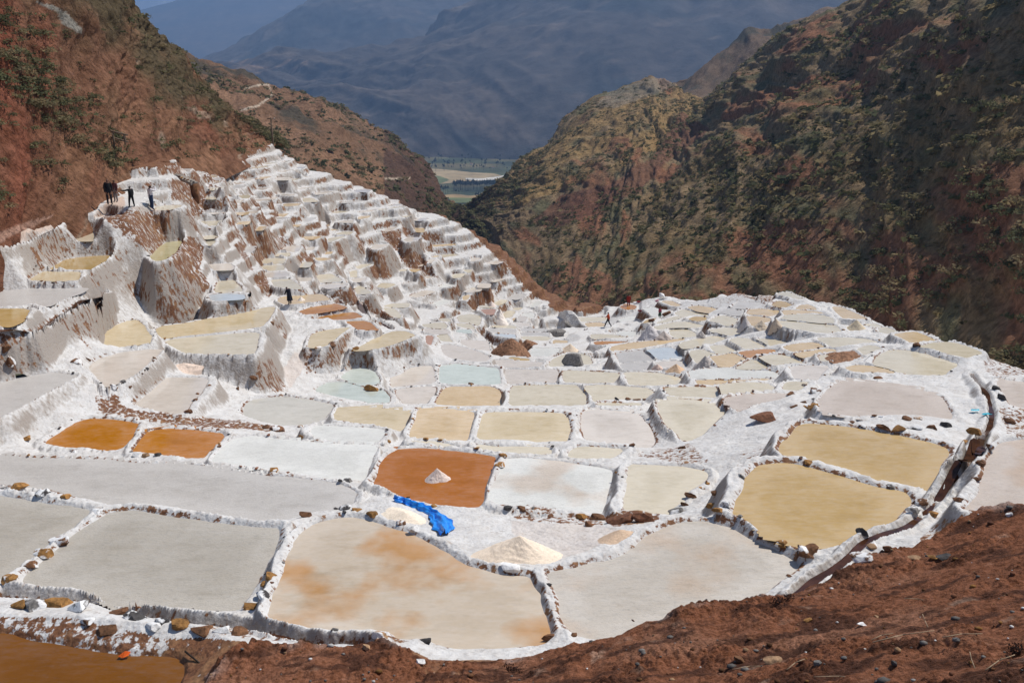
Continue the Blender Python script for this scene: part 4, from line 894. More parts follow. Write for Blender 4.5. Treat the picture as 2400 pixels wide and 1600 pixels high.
ST = {'G': '270,920,190,150,g 440,915,230,130,o 620,945,150,150,g 160,930,120,130,o 910,1005,160,60,b 1070,1045,170,90,d 1390,1085,150,90,o 830,1135,130,60,b 1270,1065,110,70,d 1580,1135,160,110,b 1740,1140,120,90,w 1860,1150,140,100,b 690,1070,110,60,b 1200,1110,120,80,w 1970,960,140,80,o 2045,855,110,90,d 2065,785,90,50,o 2110,715,100,70,o 90,735,120,80,o 240,640,90,80,b 340,540,130,110,o 460,435,130,110,b 165,45,130,35,o 335,80,100,70,d 515,100,80,60,o 1720,225,130,40,o 760,215,80,40,g',
      'E': '580,850,70,40,b 1075,880,80,70,w 1150,895,70,50,t 1235,880,60,40,d 1845,935,60,60,d 1785,930,60,30,o 1960,962,90,25,o 2080,975,60,30,o 2145,995,70,50,o 200,765,110,50,o 265,445,40,30,o 965,305,60,35,g 890,350,80,60,b 1015,375,40,35,b 1205,130,45,25,b 1635,345,40,20,b 1555,410,50,25,b 1525,450,50,25,b 1480,545,70,50,b 1855,365,45,50,b 1985,280,80,40,b 60,80,110,80,b 600,150,90,80,b 690,130,45,50,b 90,170,90,110,b',
      'H': '390,248,110,60,b 695,182,110,55,d 785,212,90,40,o 910,238,100,50,o 1240,358,100,80,w 1985,645,150,90,w 1180,112,50,70,b 1390,172,60,40,o 970,1175,140,90,t 1320,1225,110,70,d 2300,1195,100,50,o 1960,188,90,50,d 2075,192,100,40,b 1130,310,80,50,b',
      'I': '685,1325,90,75,d 575,1362,70,40,d 300,1362,140,50,b 540,425,110,60,o 600,485,120,70,b 1280,375,110,80,g 1345,328,90,60,b 1400,262,100,60,b 1480,207,60,30,o 1525,165,45,50,o 1560,333,90,60,o 1670,325,90,80,d 1610,388,100,35,o 1590,248,70,40,b 1785,113,70,45,g 2110,625,110,70,o 2290,695,140,90,b',
      'J': '840,635,80,70,d 500,755,130,80,b 345,705,90,55,o 500,208,60,35,o 1195,443,95,60,b 1150,508,90,40,g 1265,533,70,50,o 910,722,85,60,t 990,742,80,60,b 1150,792,110,55,t 830,793,120,80,b 1270,797,80,40,o 1340,783,90,50,d 1560,212,55,60,b 1535,312,60,40,b 1425,433,60,70,b 1015,355,45,35,g 730,...'.replace(' 730,...', ''),
      'D': '1195,808,85,45,b 670,1033,110,65,o 610,1003,60,40,b 535,1032,60,45,b 510,937,70,35,b 435,972,55,25,b 700,912,90,60,b 1410,1133,90,55,b 1505,1133,60,40,t 1215,1127,40,25,b 1495,577,60,35,d 1950,1218,120,80,o 1880,1312,90,40,o 1160,1125,45,25,b 990,1170,60,25,b 1075,1190,60,25,b 1240,1195,110,60,b 1350,1220,110,60,o 1480,1200,120,60,d 1610,1195,100,60,b 1715,1180,120,70,d 2150,970,90,80,d 2110,890,80,60,d 2210,1140,120,90,b 2060,1350,80,60,b 1985,1470,80,80,b',
      'C': '905,983,65,35,b 975,988,60,25,b 1035,987,50,25,b 820,992,40,25,d 1105,1083,35,20,b 2290,870,50,25,b 2180,935,70,30,b 2100,970,60,25,b 1330,1350,60,60,b 940,1350,50,40,b', 'F': '1675,660,60,18,b 1740,660,45,18,d 1330,1087,50,20,o 1440,1097,40,20,o 1725,1180,50,20,o 1930,1220,80,50,o 1905,1300,90,60,o 1040,1125,50,40,o 990,1145,40,40,b 360,1075,50,50,o 345,1000,60,35,o 80,1000,60,50,b 170,1010,130,60,b 140,1330,80,50,o 720,1415,80,60,g 590,350,80,60,b 480,378,80,20,o 770,408,70,20,o 120,190,70,60,b'}
for c, s in ST.items():
    for q in s.split():
        x, y, w, h, k = q.split(','); x, y, w, h = map(float, (x, y, w, h)); r = REG[c]
        u, v = r[0]+x/r[2], r[1]+(y+h*.35)/r[2]; P = hit(u, v); D = P[1]*CP-P[2]*SP
        sx = w/r[2]/2*D/F0*(1.3 if c == 'G' else 1.1); sz = max(h/r[2]/2*D/F0*.9, sx*.35); pd = nearest_pond(P); par = ROOT[pd]
        put_stone(P, sx, sx*random.uniform(.6, .85), sz, SC[k], sx > .14, par, rz=random.uniform(-.4, .4), sink=.46, mat=M_SSTONE if k in 'wg' or random.random() < .35 else None)
# smaller stones bedded along the rims farther out
n_s = 0
for i, p in enumerate(PONDS[:NTR]):
    D0 = np.hypot(*p['xy'].mean(0))
    if D0 > 85: continue
    q = np.r_[p['xy'], p['xy'][:1]]; L = np.linalg.norm(np.diff(q, axis=0), axis=1); S = np.r_[0, np.cumsum(L)]; rg = np.random.default_rng(i)
    for k in range(int(S[-1]*(.25 if D0 < 30 else .42))):
        t = rg.uniform(0, S[-1]); j = min(np.searchsorted(S, t)-1, len(L)-1); a = q[j]+(q[j+1]-q[j])*((t-S[j])/max(L[j], 1e-6))
        c = p['xy'].mean(0); a = a+(a-c)/np.linalg.norm(a-c)*rg.uniform(.08, .28)
        P = np.array([a[0], a[1], sample(a[0], a[1])]); s_ = rg.uniform(.035, .085)*(1+D0/150)
        put_stone(P, s_, s_*.8, s_*.6, SC[rg.choice(list('bbodrgd'))], False, ROOT[i], sink=.42); n_s += 1
print('rim stones', n_s)
def rock_thing(u, v, wpx, hpx, col, label, cat='boulder', name='boulder', dark=False, group=None, deep=.8):
    P = hit(u, v); D = P[1]*CP-P[2]*SP; sx = wpx/2*D/F0; sz = hpx/2*D/F0
    o = put_stone(P, sx, sx*deep, sz, SC[col], True, None, name, rz=random.uniform(-.3, .3)); return tag(o, label, cat, group)
rock_thing(872, 915, 38, 24, 'o', 'brown boulder sitting on the rim of the mint green pond')
rock_thing(1792, 985, 70, 26, 'r', 'flat reddish brown boulder on the pale crust right of centre')
rock_thing(1512, 1222, 62, 34, 'r', 'dark red earth lump by the rim of the pale beige pond', 'earth lump', 'earth_lump')
rock_thing(1452, 1226, 70, 32, 'r', 'lower brown earth lump left of the dark red one', 'earth lump', 'earth_lump')
rock_thing(1405, 1218, 46, 22, 'b', 'small brown earth lump beside the ochre stone', 'earth lump', 'earth_lump')
rock_thing(1320, 708, 30, 14, 'd', 'dark boulder on the crust beyond the salt stacks') if False else None
rock_thing(1528, 753, 18, 12, 'b', 'dark boulder in the small ochre pond near the pink clad person')
rock_thing(1562, 738, 22, 14, 'b', 'brown boulder right of the pink clad person')
rock_thing(2150, 811, 20, 12, 'b', 'round dark boulder at the end of the long grey bank on the right')
rock_thing(1345, 856, 60, 44, 'g', 'grey salt caked outcrop between the middle and right terraces', 'outcrop', 'salt_outcrop')
rock_thing(1330, 760, 80, 50, 'w', 'tall white salt outcrop at the far brow left of the walking person', 'outcrop', 'salt_outcrop')
rock_thing(1308, 785, 60, 28, 'g', 'long greyish salt outcrop below the tall white one', 'outcrop', 'salt_outcrop')
rock_thing(2070, 1006, 30, 20, 'b', 'brown loose rock lying in the pinkish half dry pond', deep=.9) if False else None

# ------------------------------------------------------------------ heaps of harvested salt
def heap(u, v, hw, hh, col, label, seed, ell=1.0, rot=0.0, pw=1.15, group=None, name='salt_heap', cat='salt heap', mat=None, facet=0):
    P = hit(u, v); D = P[1]*CP-P[2]*SP; R = hw*D/F0; Hh = hh*D/F0*1.03; nr, na = 22, 56; V = [(0, 0, Hh)]; r_ = np.random.default_rng(seed)
    for i in range(1, nr+1):
        for j in range(na):
            a = 2*math.pi*j/na; t = i/nr; wob_ = 1+.14*math.sin(2*a+seed)+.08*math.sin(3*a+seed*2)
            if facet: wob_ /= max(abs(math.cos(a+.6)), abs(math.sin(a+.6)))**.55
            x = R*t*wob_*math.cos(a)*ell; y = R*t*wob_*math.sin(a)*.9; z = Hh*(1-t)**pw if pw < 1 else Hh*((1-t)*.8+.2*(1-t)**2)
            xx, yy = x*math.cos(rot)-y*math.sin(rot), x*math.sin(rot)+y*math.cos(rot); z += Hh*.05*math.sin(t*math.pi)*(r_.random()-.5)*2
            gzz = float(sample(P[0]+xx, P[1]+yy))-P[2]; z = z + (max(min(gzz, .25), -.6))*t*.8 - .05*t
            V.append((xx, yy, z))
    Fc = [(0, 1+j, 1+(j+1) % na) for j in range(na)]
    for i in range(nr-1):
        for j in range(na): a0 = 1+i*na+j; b0 = 1+i*na+(j+1) % na; Fc.append((a0, a0+na, b0+na, b0))
    o = mesh_obj(name, V, Fc, mat or M_HEAP, loc=tuple(P)); o.color = (*lin(col), 1); return tag(o, label, cat, group)
heap(1025, 1122, 66, 3, (232,210,190), 'low wet salt fan around the foot of the mound in the rust orange pond', 3, 1.1, pw=2)
heap(1025, 1132, 40, 36, (226,208,196), 'small pale salt mound in the rust orange pond', 1, 1.0)
heap(1218, 1302, 92, 50, (240,222,200), 'large cream salt heap in front of the blue tarp', 2, 1.15)
heap(948, 1215, 50, 17, (242,226,204), 'long cream salt heap along the rim beside the blue tarp', 4, 1.9, -.55)
heap(1452, 1262, 50, 22, (205,178,152), 'brown gravelly salt heap against the curved rim', 5, 1.7, .55)
heap(706, 708, 14, 13, (240,228,215), 'small white salt cone in the tan pond by the person in dark coat', 6)
heap(432, 866, 30, 16, (230,208,190), 'pinkish salt heap at the foot of the wall on the left', 7, 1.3)
for k, (u, v, a, b, c, l) in enumerate([(1520,796,27,31,(214,208,206),'tall grey salt pyramid on the right terraces'),(1555,793,19,17,(196,184,176),'lower brownish salt pyramid right beside the tall grey one'),
    (1643,789,14,15,(190,182,176),'small grey salt pyramid farther right of the tall one'),(1652,858,24,25,(196,186,178),'grey salt pyramid beside the curved white wall'),(1584,868,24,16,(214,182,150),'rounded tan salt heap left of the grey pyramid'),
    (1541,866,15,10,(222,196,180),'low pinkish salt heap left of the rounded tan one'),(1745,766,16,20,(208,200,194),'grey salt heap with dark foot near the tan twin heaps'),(1784,772,20,18,(214,198,176),'left one of the tan twin heaps on the right terraces'),
    (1816,774,16,21,(218,196,170),'right pointed one of the tan twin heaps on the right terraces'),(2005,773,24,21,(220,202,172),'tan salt heap at the foot of the stone drain on the right'),(1336,824,28,18,(226,206,182),'pair of cream salt humps left of the grey outcrop'),
    (1172,756,28,32,(240,228,216),'white salt cone with a tall tip in the central terraces'),(1152,720,16,12,(232,214,202),'small pink salt heap under the white cliffs')]):
    heap(u, v, a, b, c, l, 20+k, 1.0, .4*k, facet=1 if 'pyramid' in l else 0)
M_EARTHHEAP = mat_plain('heap_earth', (.27,.145,.085), .95, 6, .45)
heap(1199, 830, 42, 38, (180,130,95), 'steep red brown earth mound in the central terraces', 60, 1.1, .2, pw=.75, name='earth_mound', cat='earth mound', mat=M_EARTHHEAP)
heap(1235, 806, 22, 8, (180,130,95), 'low brown earth mound behind the steep one', 61, 1.4, 0, name='earth_mound', cat='earth mound', mat=M_EARTHHEAP)
heap(1975, 838, 42, 14, (150,80,50), 'red earth spill beside the wide cream pond', 62, 1.6, .15, name='earth_mound', cat='earth mound', mat=M_EARTHHEAP)

# ------------------------------------------------------------------ blue tarp
tl = dens(pix('H 1080,152 1150,165 1250,195 1330,225 1390,260 1430,295 1455,330 1470,370 1475,420'), 3)
tP = np.array([hit(*q) for q in tl]); tP = smooth1(tP, 12); nT = len(tP); wd_ = np.interp(np.linspace(0, 1, nT), [0, .12, .45, .62, .75, .9, 1], [.06, .14, .20, .16, .30, .34, .12])
tgd = np.gradient(tP[:, :2], axis=0); tgd /= np.linalg.norm(tgd, axis=1)[:, None]+1e-9; nrm_ = np.stack([-tgd[:, 1], tgd[:, 0]], -1); V = []; NW = 19
for k in range(nT):
    for j in range(NW):
        t = j/(NW-1)*2-1; q = tP[k, :2]+nrm_[k]*t*wd_[k]*1.0; s_ = k/nT
        fold = .07*math.sin(t*6+s_*9)*(1-abs(t)*.5)+.05*math.sin(t*13-s_*23)+.09*math.exp(-((t-.1*math.sin(s_*12))/.35)**2)
        V.append((q[0]+.03*math.sin(s_*60+t*4), q[1]+.03*math.cos(s_*47), tP[k, 2]+.05+fold*.6+.07*(1-t*t)))
m_, t_, b_ = new_mat('blue_plastic'); b_.inputs['Base Color'].default_value = (.012,.20,.70,1); b_.inputs['Roughness'].default_value = .38
t_.links.new(mix(t_, ramp(t_, noise(t_, coords(t_), 9, 4), .35, .65), (.008,.19,.70), (.03,.33,.90)), b_.inputs['Base Color'])
tag(mesh_obj('plastic_tarp', V, [(k*NW+j, k*NW+j+1, (k+1)*NW+j+1, (k+1)*NW+j) for k in range(nT-1) for j in range(NW-1)], m_), 'crumpled bright blue plastic tarp beside the salt heap', 'tarp')
M_CYAN = mat_plain('cyan_plastic', (.02,.38,.50), .4, 30, .2)
for u, v in ((2284, 968), (2312, 976)):
    P = hit(u, v); r_ = np.random.default_rng(int(u)); VV = [(x*.12+r_.normal()*.02, y*.07+r_.normal()*.02, .05+r_.random()*.07) for x in (-1.5,-.5,.5,1.5) for y in (-1, 0, 1)]
    tag(mesh_obj('plastic_scrap', VV, [(i*3+j, i*3+j+1, i*3+j+4, i*3+j+3) for i in range(3) for j in range(2)], M_CYAN, loc=tuple(P)), 'scrap of turquoise plastic on the bank of the red channel, '+('left piece' if u < 2300 else 'right piece'), 'plastic scrap')

# ------------------------------------------------------------------ people
M_SKIN = mat_plain('skin', (.22,.11,.07), .6); M_HAIR = mat_plain('hair', (.012,.009,.008), .6)
CL = {}
def cloth(c):
    if c not in CL: CL[c] = mat_plain('cloth_%d_%d_%d' % tuple(int(x*255) for x in c), c, .9, 30, .25)
    return CL[c]
def person(u, v, hpx, face, top, legs, label, pose='stand', skirt=None, hat=None, facing=None, group=None):
    P = hit(u, v); D = P[1]*CP-P[2]*SP; S = hpx*D/F0/1.70; yaw = math.radians(face)
    J = dict(pel=(0,0,.92), sp=(0,0,1.15), ch=(0,.01,1.33), nk=(0,.02,1.47), hd=(0,.03,1.56), ht=(0,.03,1.66), hl=(-.10,0,.88), kl=(-.11,.03,.48), al=(-.12,0,.09), tl=(-.13,.14,.03), hr=(.10,0,.88), kr=(.11,.03,.48), ar=(.12,0,.09), tr=(.13,.14,.03),
             sl=(-.18,0,1.39), el=(-.24,.0,1.12), wl=(-.24,.08,.88), fl=(-.24,.11,.80), sr=(.18,0,1.39), er=(.24,0,1.12), wr=(.24,.08,.88), fr=(.24,.11,.80))
    if pose == 'walk': J.update(kl=(-.10,.22,.52), al=(-.10,.34,.10), tl=(-.10,.47,.06), kr=(.10,-.10,.46), ar=(.10,-.36,.12), tr=(.10,-.24,.03), el=(-.26,-.16,1.14), wl=(-.26,-.12,.9), fl=(-.26,-.08,.83), er=(.26,.16,1.14), wr=(.25,.3,.98), fr=(.25,.36,.94))
    if pose == 'reach': J.update(el=(-.40,.22,1.34), wl=(-.56,.42,1.38), fl=(-.62,.50,1.40), hl=(-.12,0,.88), kl=(-.18,.04,.48), al=(-.24,.02,.09), tl=(-.26,.15,.03), kr=(.16,.0,.48), ar=(.22,0,.09), tr=(.23,.13,.03))
    if pose == 'photo': J.update(el=(-.28,.20,1.30), wl=(-.10,.34,1.52), fl=(-.05,.36,1.57), er=(.28,.20,1.30), wr=(.10,.34,1.52), fr=(.05,.36,1.57))
    if pose == 'stoop': J.update(sp=(0,.08,1.13), ch=(0,.16,1.29), nk=(0,.24,1.41), hd=(0,.30,1.49), ht=(0,.33,1.58), sl=(-.18,.16,1.35), sr=(.18,.16,1.35), el=(-.26,.22,1.1), wl=(-.22,.38,.95), fl=(-.2,.45,.9), er=(.26,.22,1.1), wr=(.22,.38,.95), fr=(.2,.45,.9))
    if pose == 'sit': J.update(**{k: (x, y, z-.47) for k, (x, y, z) in J.items() if k not in ('kl','al','tl','kr','ar','tr')}); J.update(kl=(-.12,.40,.46), al=(-.12,.44,.09), tl=(-.12,.57,.03), kr=(.12,.40,.46), ar=(.12,.44,.09), tr=(.12,.57,.03), wl=(-.2,.36,.62), fl=(-.16,.44,.6), wr=(.2,.36,.62), fr=(.16,.44,.6))
    RD = dict(pel=.18, sp=.165, ch=.185, nk=.055, hd=.098, ht=.075, hl=.115, kl=.08, al=.058, tl=.042, hr=.115, kr=.08, ar=.058, tr=.042, sl=.09, el=.06, wl=.042, fl=.036, sr=.09, er=.06, wr=.042, fr=.036)
    nm = list(J); E = [('pel','sp'),('sp','ch'),('ch','nk'),('nk','hd'),('hd','ht'),('pel','hl'),('hl','kl'),('kl','al'),('al','tl'),('pel','hr'),('hr','kr'),('kr','ar'),('ar','tr'),('ch','sl'),('sl','el'),('el','wl'),('wl','fl'),('ch','sr'),('sr','er'),('er','wr'),('wr','fr')]
    me = bpy.data.meshes.new('tmp'); me.from_pydata([J[n] for n in nm], [(nm.index(a), nm.index(b)) for a, b in E], []); o = bpy.data.objects.new('tmp', me); COL.objects.link(o)
    md = o.modifiers.new('s', 'SKIN'); md.use_smooth_shade = True
    for k, n in enumerate(nm): me.skin_vertices[0].data[k].radius = (RD[n], RD[n]); me.skin_vertices[0].data[k].use_root = n == 'pel'
    sb = o.modifiers.new('b', 'SUBSURF'); sb.levels = 1; dg = bpy.context.evaluated_depsgraph_get(); m2 = bpy.data.meshes.new_from_object(o.evaluated_get(dg)); bpy.data.objects.remove(o)
    m2.materials.clear()
    for m in (M_SKIN, M_HAIR, cloth(top), cloth(legs), cloth((.03,.025,.02))): m2.materials.append(m)
    jp = np.array([J[n] for n in nm]); mp = []
    for q in m2.polygons:
        c = np.array(q.center); n = nm[int(np.argmin(((jp-c)**2).sum(1)))]; k = 2
        if n in ('hd', 'ht'): k = 1 if (c[1] < J['hd'][1]+.035 or c[2] > J['hd'][2]+.09) else 0
        elif n in ('fl', 'fr', 'nk'): k = 0
        elif n in ('tl', 'tr'): k = 4
        elif n in ('kl', 'al', 'kr', 'ar', 'hl', 'hr'): k = 3
        elif n == 'pel': k = 3 if c[2] < J['pel'][2]+.02 else 2
        mp.append(k)
    m2.polygons.foreach_set('material_index', mp); m2.polygons.foreach_set('use_smooth', np.ones(len(mp), bool)); m2.name = 'person'
    r = empty('person', tuple(P)); r.scale = (S, S, S); r.rotation_euler = (0, 0, yaw); b = bpy.data.objects.new('body', m2); link(b, r); tag(r, label, 'person', group)
    if skirt:
        V = []; zt, zb, rb = (1.0, .32, .30) if skirt[1] == 'skirt' else (1.36, .38, .29)
        for i in range(9):
            for j in range(20): t = i/8; a = 2*math.pi*j/20; rad = (.17+(rb-.17)*t)*(1+.08*t*math.sin(5*a)); V.append((rad*math.cos(a), rad*.8*math.sin(a)+(.08*(1-t) if pose == 'stoop' else 0), zt+(zb-zt)*t))
        mesh_obj('skirt' if skirt[1] == 'skirt' else 'coat', V, [(i*20+j, i*20+(j+1) % 20, (i+1)*20+(j+1) % 20, (i+1)*20+j) for i in range(8) for j in range(20)], cloth(skirt[0]), r)
    if hat:
        V = []; h0 = np.array(J['ht'])
        for z, rad in ((.0, .19), (.015, .19), (.02, .10), (.10, .085), (.11, .0)):
            for j in range(14): a = 2*math.pi*j/14; V.append((h0[0]+rad*math.cos(a), h0[1]+rad*math.sin(a), h0[2]+z))
        mesh_obj('hat', V, [(i*14+j, i*14+(j+1) % 14, (i+1)*14+(j+1) % 14, (i+1)*14+j) for i in range(4) for j in range(14)], cloth(hat), r)
    return r
BK_ = (.012,.012,.014)
person(258, 480, 60, 215, BK_, (.02,.02,.025), 'person in black jacket standing on the path by the red hillside', 'stand')
person(273, 474, 52, 160, (.13,.05,.05), (.22,.20,.20), 'person in maroon top and grey trousers beside the one in black jacket', 'stand')
person(310, 486, 50, 60, BK_, BK_, 'person in black stretching an arm out on the footpath', 'reach')
person(357, 496, 58, -40, (.70,.66,.68), (.03,.05,.11), 'person in white shirt and jeans raising both hands to the face', 'photo')
person(681, 725, 44, 60, (.012,.013,.022), (.012,.013,.022), 'person in long dark coat walking beside the tan pond', 'stoop', skirt=((.012,.013,.022), 'coat'))
person(588, 702, 26, 90, (.015,.013,.012), (.02,.02,.02), 'dark clothed person sitting behind the white rim on the left', 'sit')
person(1425, 767, 37, 80, (.48,.07,.02), (.015,.02,.025), 'person in orange red shirt and dark trousers walking on the far terraces', 'walk')
person(1473, 720, 31, 0, (.30,.03,.02), (.24,.03,.02), 'person all in red standing on the orange platform', 'stand')
person(1546, 745, 25, 200, (.42,.06,.10), (.05,.09,.05), 'person in pink top and green skirt on the right terraces', 'stand', skirt=((.06,.10,.06), 'skirt'))
person(1548, 700, 14, 180, (.02,.02,.02), (.02,.02,.02), 'person bent under a round white sack at the far brow', 'stoop')
P = hit(1550, 700); D = P[1]*CP-P[2]*SP; k = D/F0
o = put_stone(P+np.array([0, 0, 6*k]), 7*k, 6*k, 5.5*k, (.72,.70,.68), True, None, 'sack', rz=0, sink=.2); tag(o, 'round white sack on the back of the person at the far brow', 'sack')
for k_, (u, v, c, l) in enumerate([(1488,712,(.72,.68,.66),'folded white cloth on the rim right of the person in red'),(1496,709,(.5,.06,.06),'folded red cloth on the rim right of the person in red'),(1541,709,(.62,.30,.32),'pink cloth bundle on the white wall near the far brow'),(1500,738,(.32,.06,.07),'striped dark red blanket bundle below the orange platform')]):
    P = hit(u, v); D = P[1]*CP-P[2]*SP; s_ = 5*D/F0; o = put_stone(P, s_*1.2, s_*.9, s_*.6, c, True, None, 'cloth_bundle', rz=.3, sink=.2); tag(o, l, 'cloth')

# ------------------------------------------------------------------ vegetation
def clump(seed, n, flat=.7, leaf=.16):
    """dome of small leaf blades, unit radius"""
    r = np.random.default_rng(seed); V = []; Fq = []
    cen = r.normal(size=(5, 3))*.35; cen[:, 2] = np.abs(cen[:, 2])*.6
    for k in range(n):
        d = r.normal(size=3); d /= np.linalg.norm(d); d[2] = abs(d[2]); p = d*r.uniform(.55, 1.0)*np.array([1, 1, flat]); 
        if k % 2: p = cen[k % 5]+d*r.uniform(.3, .55)
        a = r.normal(size=3); a /= np.linalg.norm(a); b = np.cross(a, d); b /= np.linalg.norm(b)+1e-6; l = leaf*r.uniform(.6, 1.5)
        i = len(V); V += [p-a*l-b*l*.5, p+a*l*.3-b*l*.6, p+a*l*1.1+b*l*.2, p-a*l*.2+b*l*.7]; Fq.append((i, i+1, i+2, i+3))
    return np.array(V), np.array(Fq)
m_, t_, b_ = new_mat('leaves'); oi_ = t_.nodes.new('ShaderNodeObjectInfo'); n_ = noise(t_, coords(t_), 1.5, 4)
dk = N(t_, 'ShaderNodeHueSaturation', Value=.55); t_.links.new(oi_.outputs['Color'], dk.inputs['Color']); lt = N(t_, 'ShaderNodeHueSaturation', Value=1.45, Hue=.49); t_.links.new(oi_.outputs['Color'], lt.inputs['Color'])
t_.links.new(mix(t_, ramp(t_, n_, .35, .65), dk.outputs[0], lt.outputs[0]), b_.inputs['Base Color']); b_.inputs['Roughness'].default_value = .8; b_.inputs['Specular IOR Level'].default_value = .2
def translucent(m, colsock):
    t = m.node_tree; b = t.nodes['Principled BSDF']; o = t.nodes['Material Output']; tr = t.nodes.new('ShaderNodeBsdfTranslucent'); mx = t.nodes.new('ShaderNodeMixShader'); mx.inputs[0].default_value = .45
    t.links.new(b.inputs['Base Color'].links[0].from_socket, tr.inputs[0]); t.links.new(b.outputs[0], mx.inputs[1]); t.links.new(tr.outputs[0], mx.inputs[2]); t.links.new(mx.outputs[0], o.inputs['Surface'])
M_LEAF = m_; M_LEAFV = mat_vcol('leaves_far', .8, .4, .9, 2, .1, .1)
translucent(M_LEAF, None); translucent(M_LEAFV, None)
CLM = [clump(k, 170, .7, .095) for k in range(5)]; CLS = [clump(60+k, 42, .7, .17) for k in range(5)]; CLF = [clump(30+k, 13, .7, .36) for k in range(6)]
CME = []
for V, Fq in CLM:
    me = bpy.data.meshes.new('shrub'); me.from_pydata(V.tolist(), [], Fq.tolist()); me.materials.append(M_LEAF); CME.append(me)
GREENS = [(.13,.128,.062), (.165,.145,.075), (.105,.112,.055), (.225,.18,.095), (.26,.205,.105)]
def scatter(P, t, n, rng, smin, smax, dens=None, tmin=0.0, tmax=1.0, umin=-60, umax=2460, vmin=-60, vmax=1600):
    nv, nu = P.shape[:2]; m = n*14; i = rng.integers(0, nv-1, m); j = rng.integers(0, nu-1, m); a, b = rng.random((2, m, 1))
    p = P[i, j]*(1-a)*(1-b)+P[i+1, j]*a*(1-b)+P[i, j+1]*(1-a)*b+P[i+1, j+1]*a*b; u, v = project(p)
    ok = (t[i] >= tmin) & (t[i] <= tmax) & (u > umin) & (u < umax) & (v > vmin) & (v < vmax)
    if dens is not None: ok &= rng.random(m) < dens(p)
    p = p[ok][:n]; s_ = smin*(smax/smin)**(rng.random(len(p))**1.6); D = np.linalg.norm(p, axis=1)
    return [(p[k], float(s_[k]), float(D[k])) for k in range(len(p))]
def dn(sc_, sd, lo=-.1, hi=.3): return lambda p: sstep(lo, hi, fbm(p[:, 0]/sc_, p[:, 2]/sc_*1.5+p[:, 1]/sc_, 3, sd))*.95+.05
def shrubs(name, pts, label, group, nind, cols, rng, src=None):
    src = src or CLF
    pts = sorted(pts, key=lambda q: -q[1]/q[2]); z = 0
    for p, s_, D in pts[:nind]:
        o = bpy.data.objects.new('shrub', CME[rng.integers(0, 5)]); o.location = tuple(p-np.array([0, 0, .15*s_])); o.scale = (s_*rng.uniform(.8, 1.3), s_*rng.uniform(.8, 1.3), s_*rng.uniform(.6, .95)); o.rotation_euler = (0, 0, rng.uniform(0, 6.28))
        c = np.array(cols[rng.integers(0, len(cols))])*rng.uniform(.8, 1.3); o.color = (*c, 1); link(o); tag(o, label, 'shrub', group)
    rest = pts[nind:]
    if not rest: return
    VV, FF, TT = [], [], []; n = 0
    for p, s_, D in rest:
        V, Fq = src[rng.integers(0, len(src))]; a = rng.uniform(0, 6.28); ca, sa = math.cos(a), math.sin(a); q = V*np.array([s_*rng.uniform(.8, 1.3), s_*rng.uniform(.8, 1.3), s_*.75])
        q = np.stack([q[:, 0]*ca-q[:, 1]*sa, q[:, 0]*sa+q[:, 1]*ca, q[:, 2]-.1*s_], -1)+p; VV.append(q); FF.append(Fq+n); n += len(q); TT.append(np.tile(np.array(cols[rng.integers(0, len(cols))])*rng.uniform(.8, 1.3), (len(q), 1)))
    tag(np_mesh(name, np.concatenate(VV), np.concatenate(FF), M_LEAFV, tint=np.concatenate(TT)), label, None, None, 'stuff')
rg = np.random.default_rng(99)
shrubs('hillside_scrub', scatter(LP, LT, 1500, rg, .18, 1.0, dn(9, 7, -.1, .25), .04, 1.0, umax=700, vmax=600), 'dark green scrub bush growing on the red hillside at upper left', 'bushes on the left hillside', 110, GREENS[:4], rg, CLS)
shrubs('slope_scrub', scatter(RP, RT, 9000, rg, .4, 1.9, dn(24, 17, -.35, .25), -.05, 1.0, umin=1080), 'olive green scrub bush on the shaded hillside at right', 'bushes on the right hillside', 150, GREENS, rg)
shrubs('spur_scrub', scatter(SPP, SPT, 2200, rg, .7, 2.6, dn(40, 27, -.3, .25), -.2, 1.0, umax=1150), 'low dark scrub bush on the spur beyond the salt terraces', 'bushes on the distant spur', 40, GREENS[:4], rg)
# trees on the valley floor
def tree_mesh(seed, n):
    V, Fq = clump(seed, n, 1.0, .22); return V, Fq
TRM = []
for k in range(4):
    V, Fq = clump(70+k, 60, 1.0, .2); V = V.copy(); V[:, 2] = V[:, 2]*.5+.5; w_ = np.sin(np.clip(V[:, 2], .02, 1)**.7*math.pi)[:, None]*.75+.25; V[:, :2] *= w_*.9
    me = bpy.data.meshes.new('crown'); me.from_pydata(V.tolist(), [], Fq.tolist()); me.materials.append(M_LEAF); TRM.append(me)
bm = bmesh.new(); bmesh.ops.create_cone(bm, segments=6, radius1=.05, radius2=.02, depth=1.0, cap_ends=True); bmesh.ops.translate(bm, verts=bm.verts, vec=(0, 0, .5)); TKM = bpy.data.meshes.new('trunk'); bm.to_mesh(TKM); bm.free()
TKM.materials.append(mat_plain('bark', (.10,.075,.05), .9, 2, .3))
def tree(u, v, hpx, wide, col, label, group, name='poplar_tree'):
    P = vxy(np.array(u), np.array(v)); D = P[1]*CP-P[2]*SP; Hh = hpx*D/F0; r = empty(name, (P[0], P[1], VZ)); r.scale = (1, 1, 1)
    c = bpy.data.objects.new('crown', TRM[rg.integers(0, 4)]); c.scale = (Hh*wide, Hh*wide, Hh*.92); c.location = (0, 0, Hh*.08); c.rotation_euler = (0, 0, rg.uniform(0, 6)); c.color = (*(np.array(col)*rg.uniform(.75, 1.25)), 1); link(c, r)
    k = bpy.data.objects.new('trunk', TKM); k.scale = (Hh*.5, Hh*.5, Hh*.7); link(k, r); tag(r, label, 'tree', group)
def wp(x, y): return REG['W'][0]+x/7.84, REG['W'][1]+y/7.84
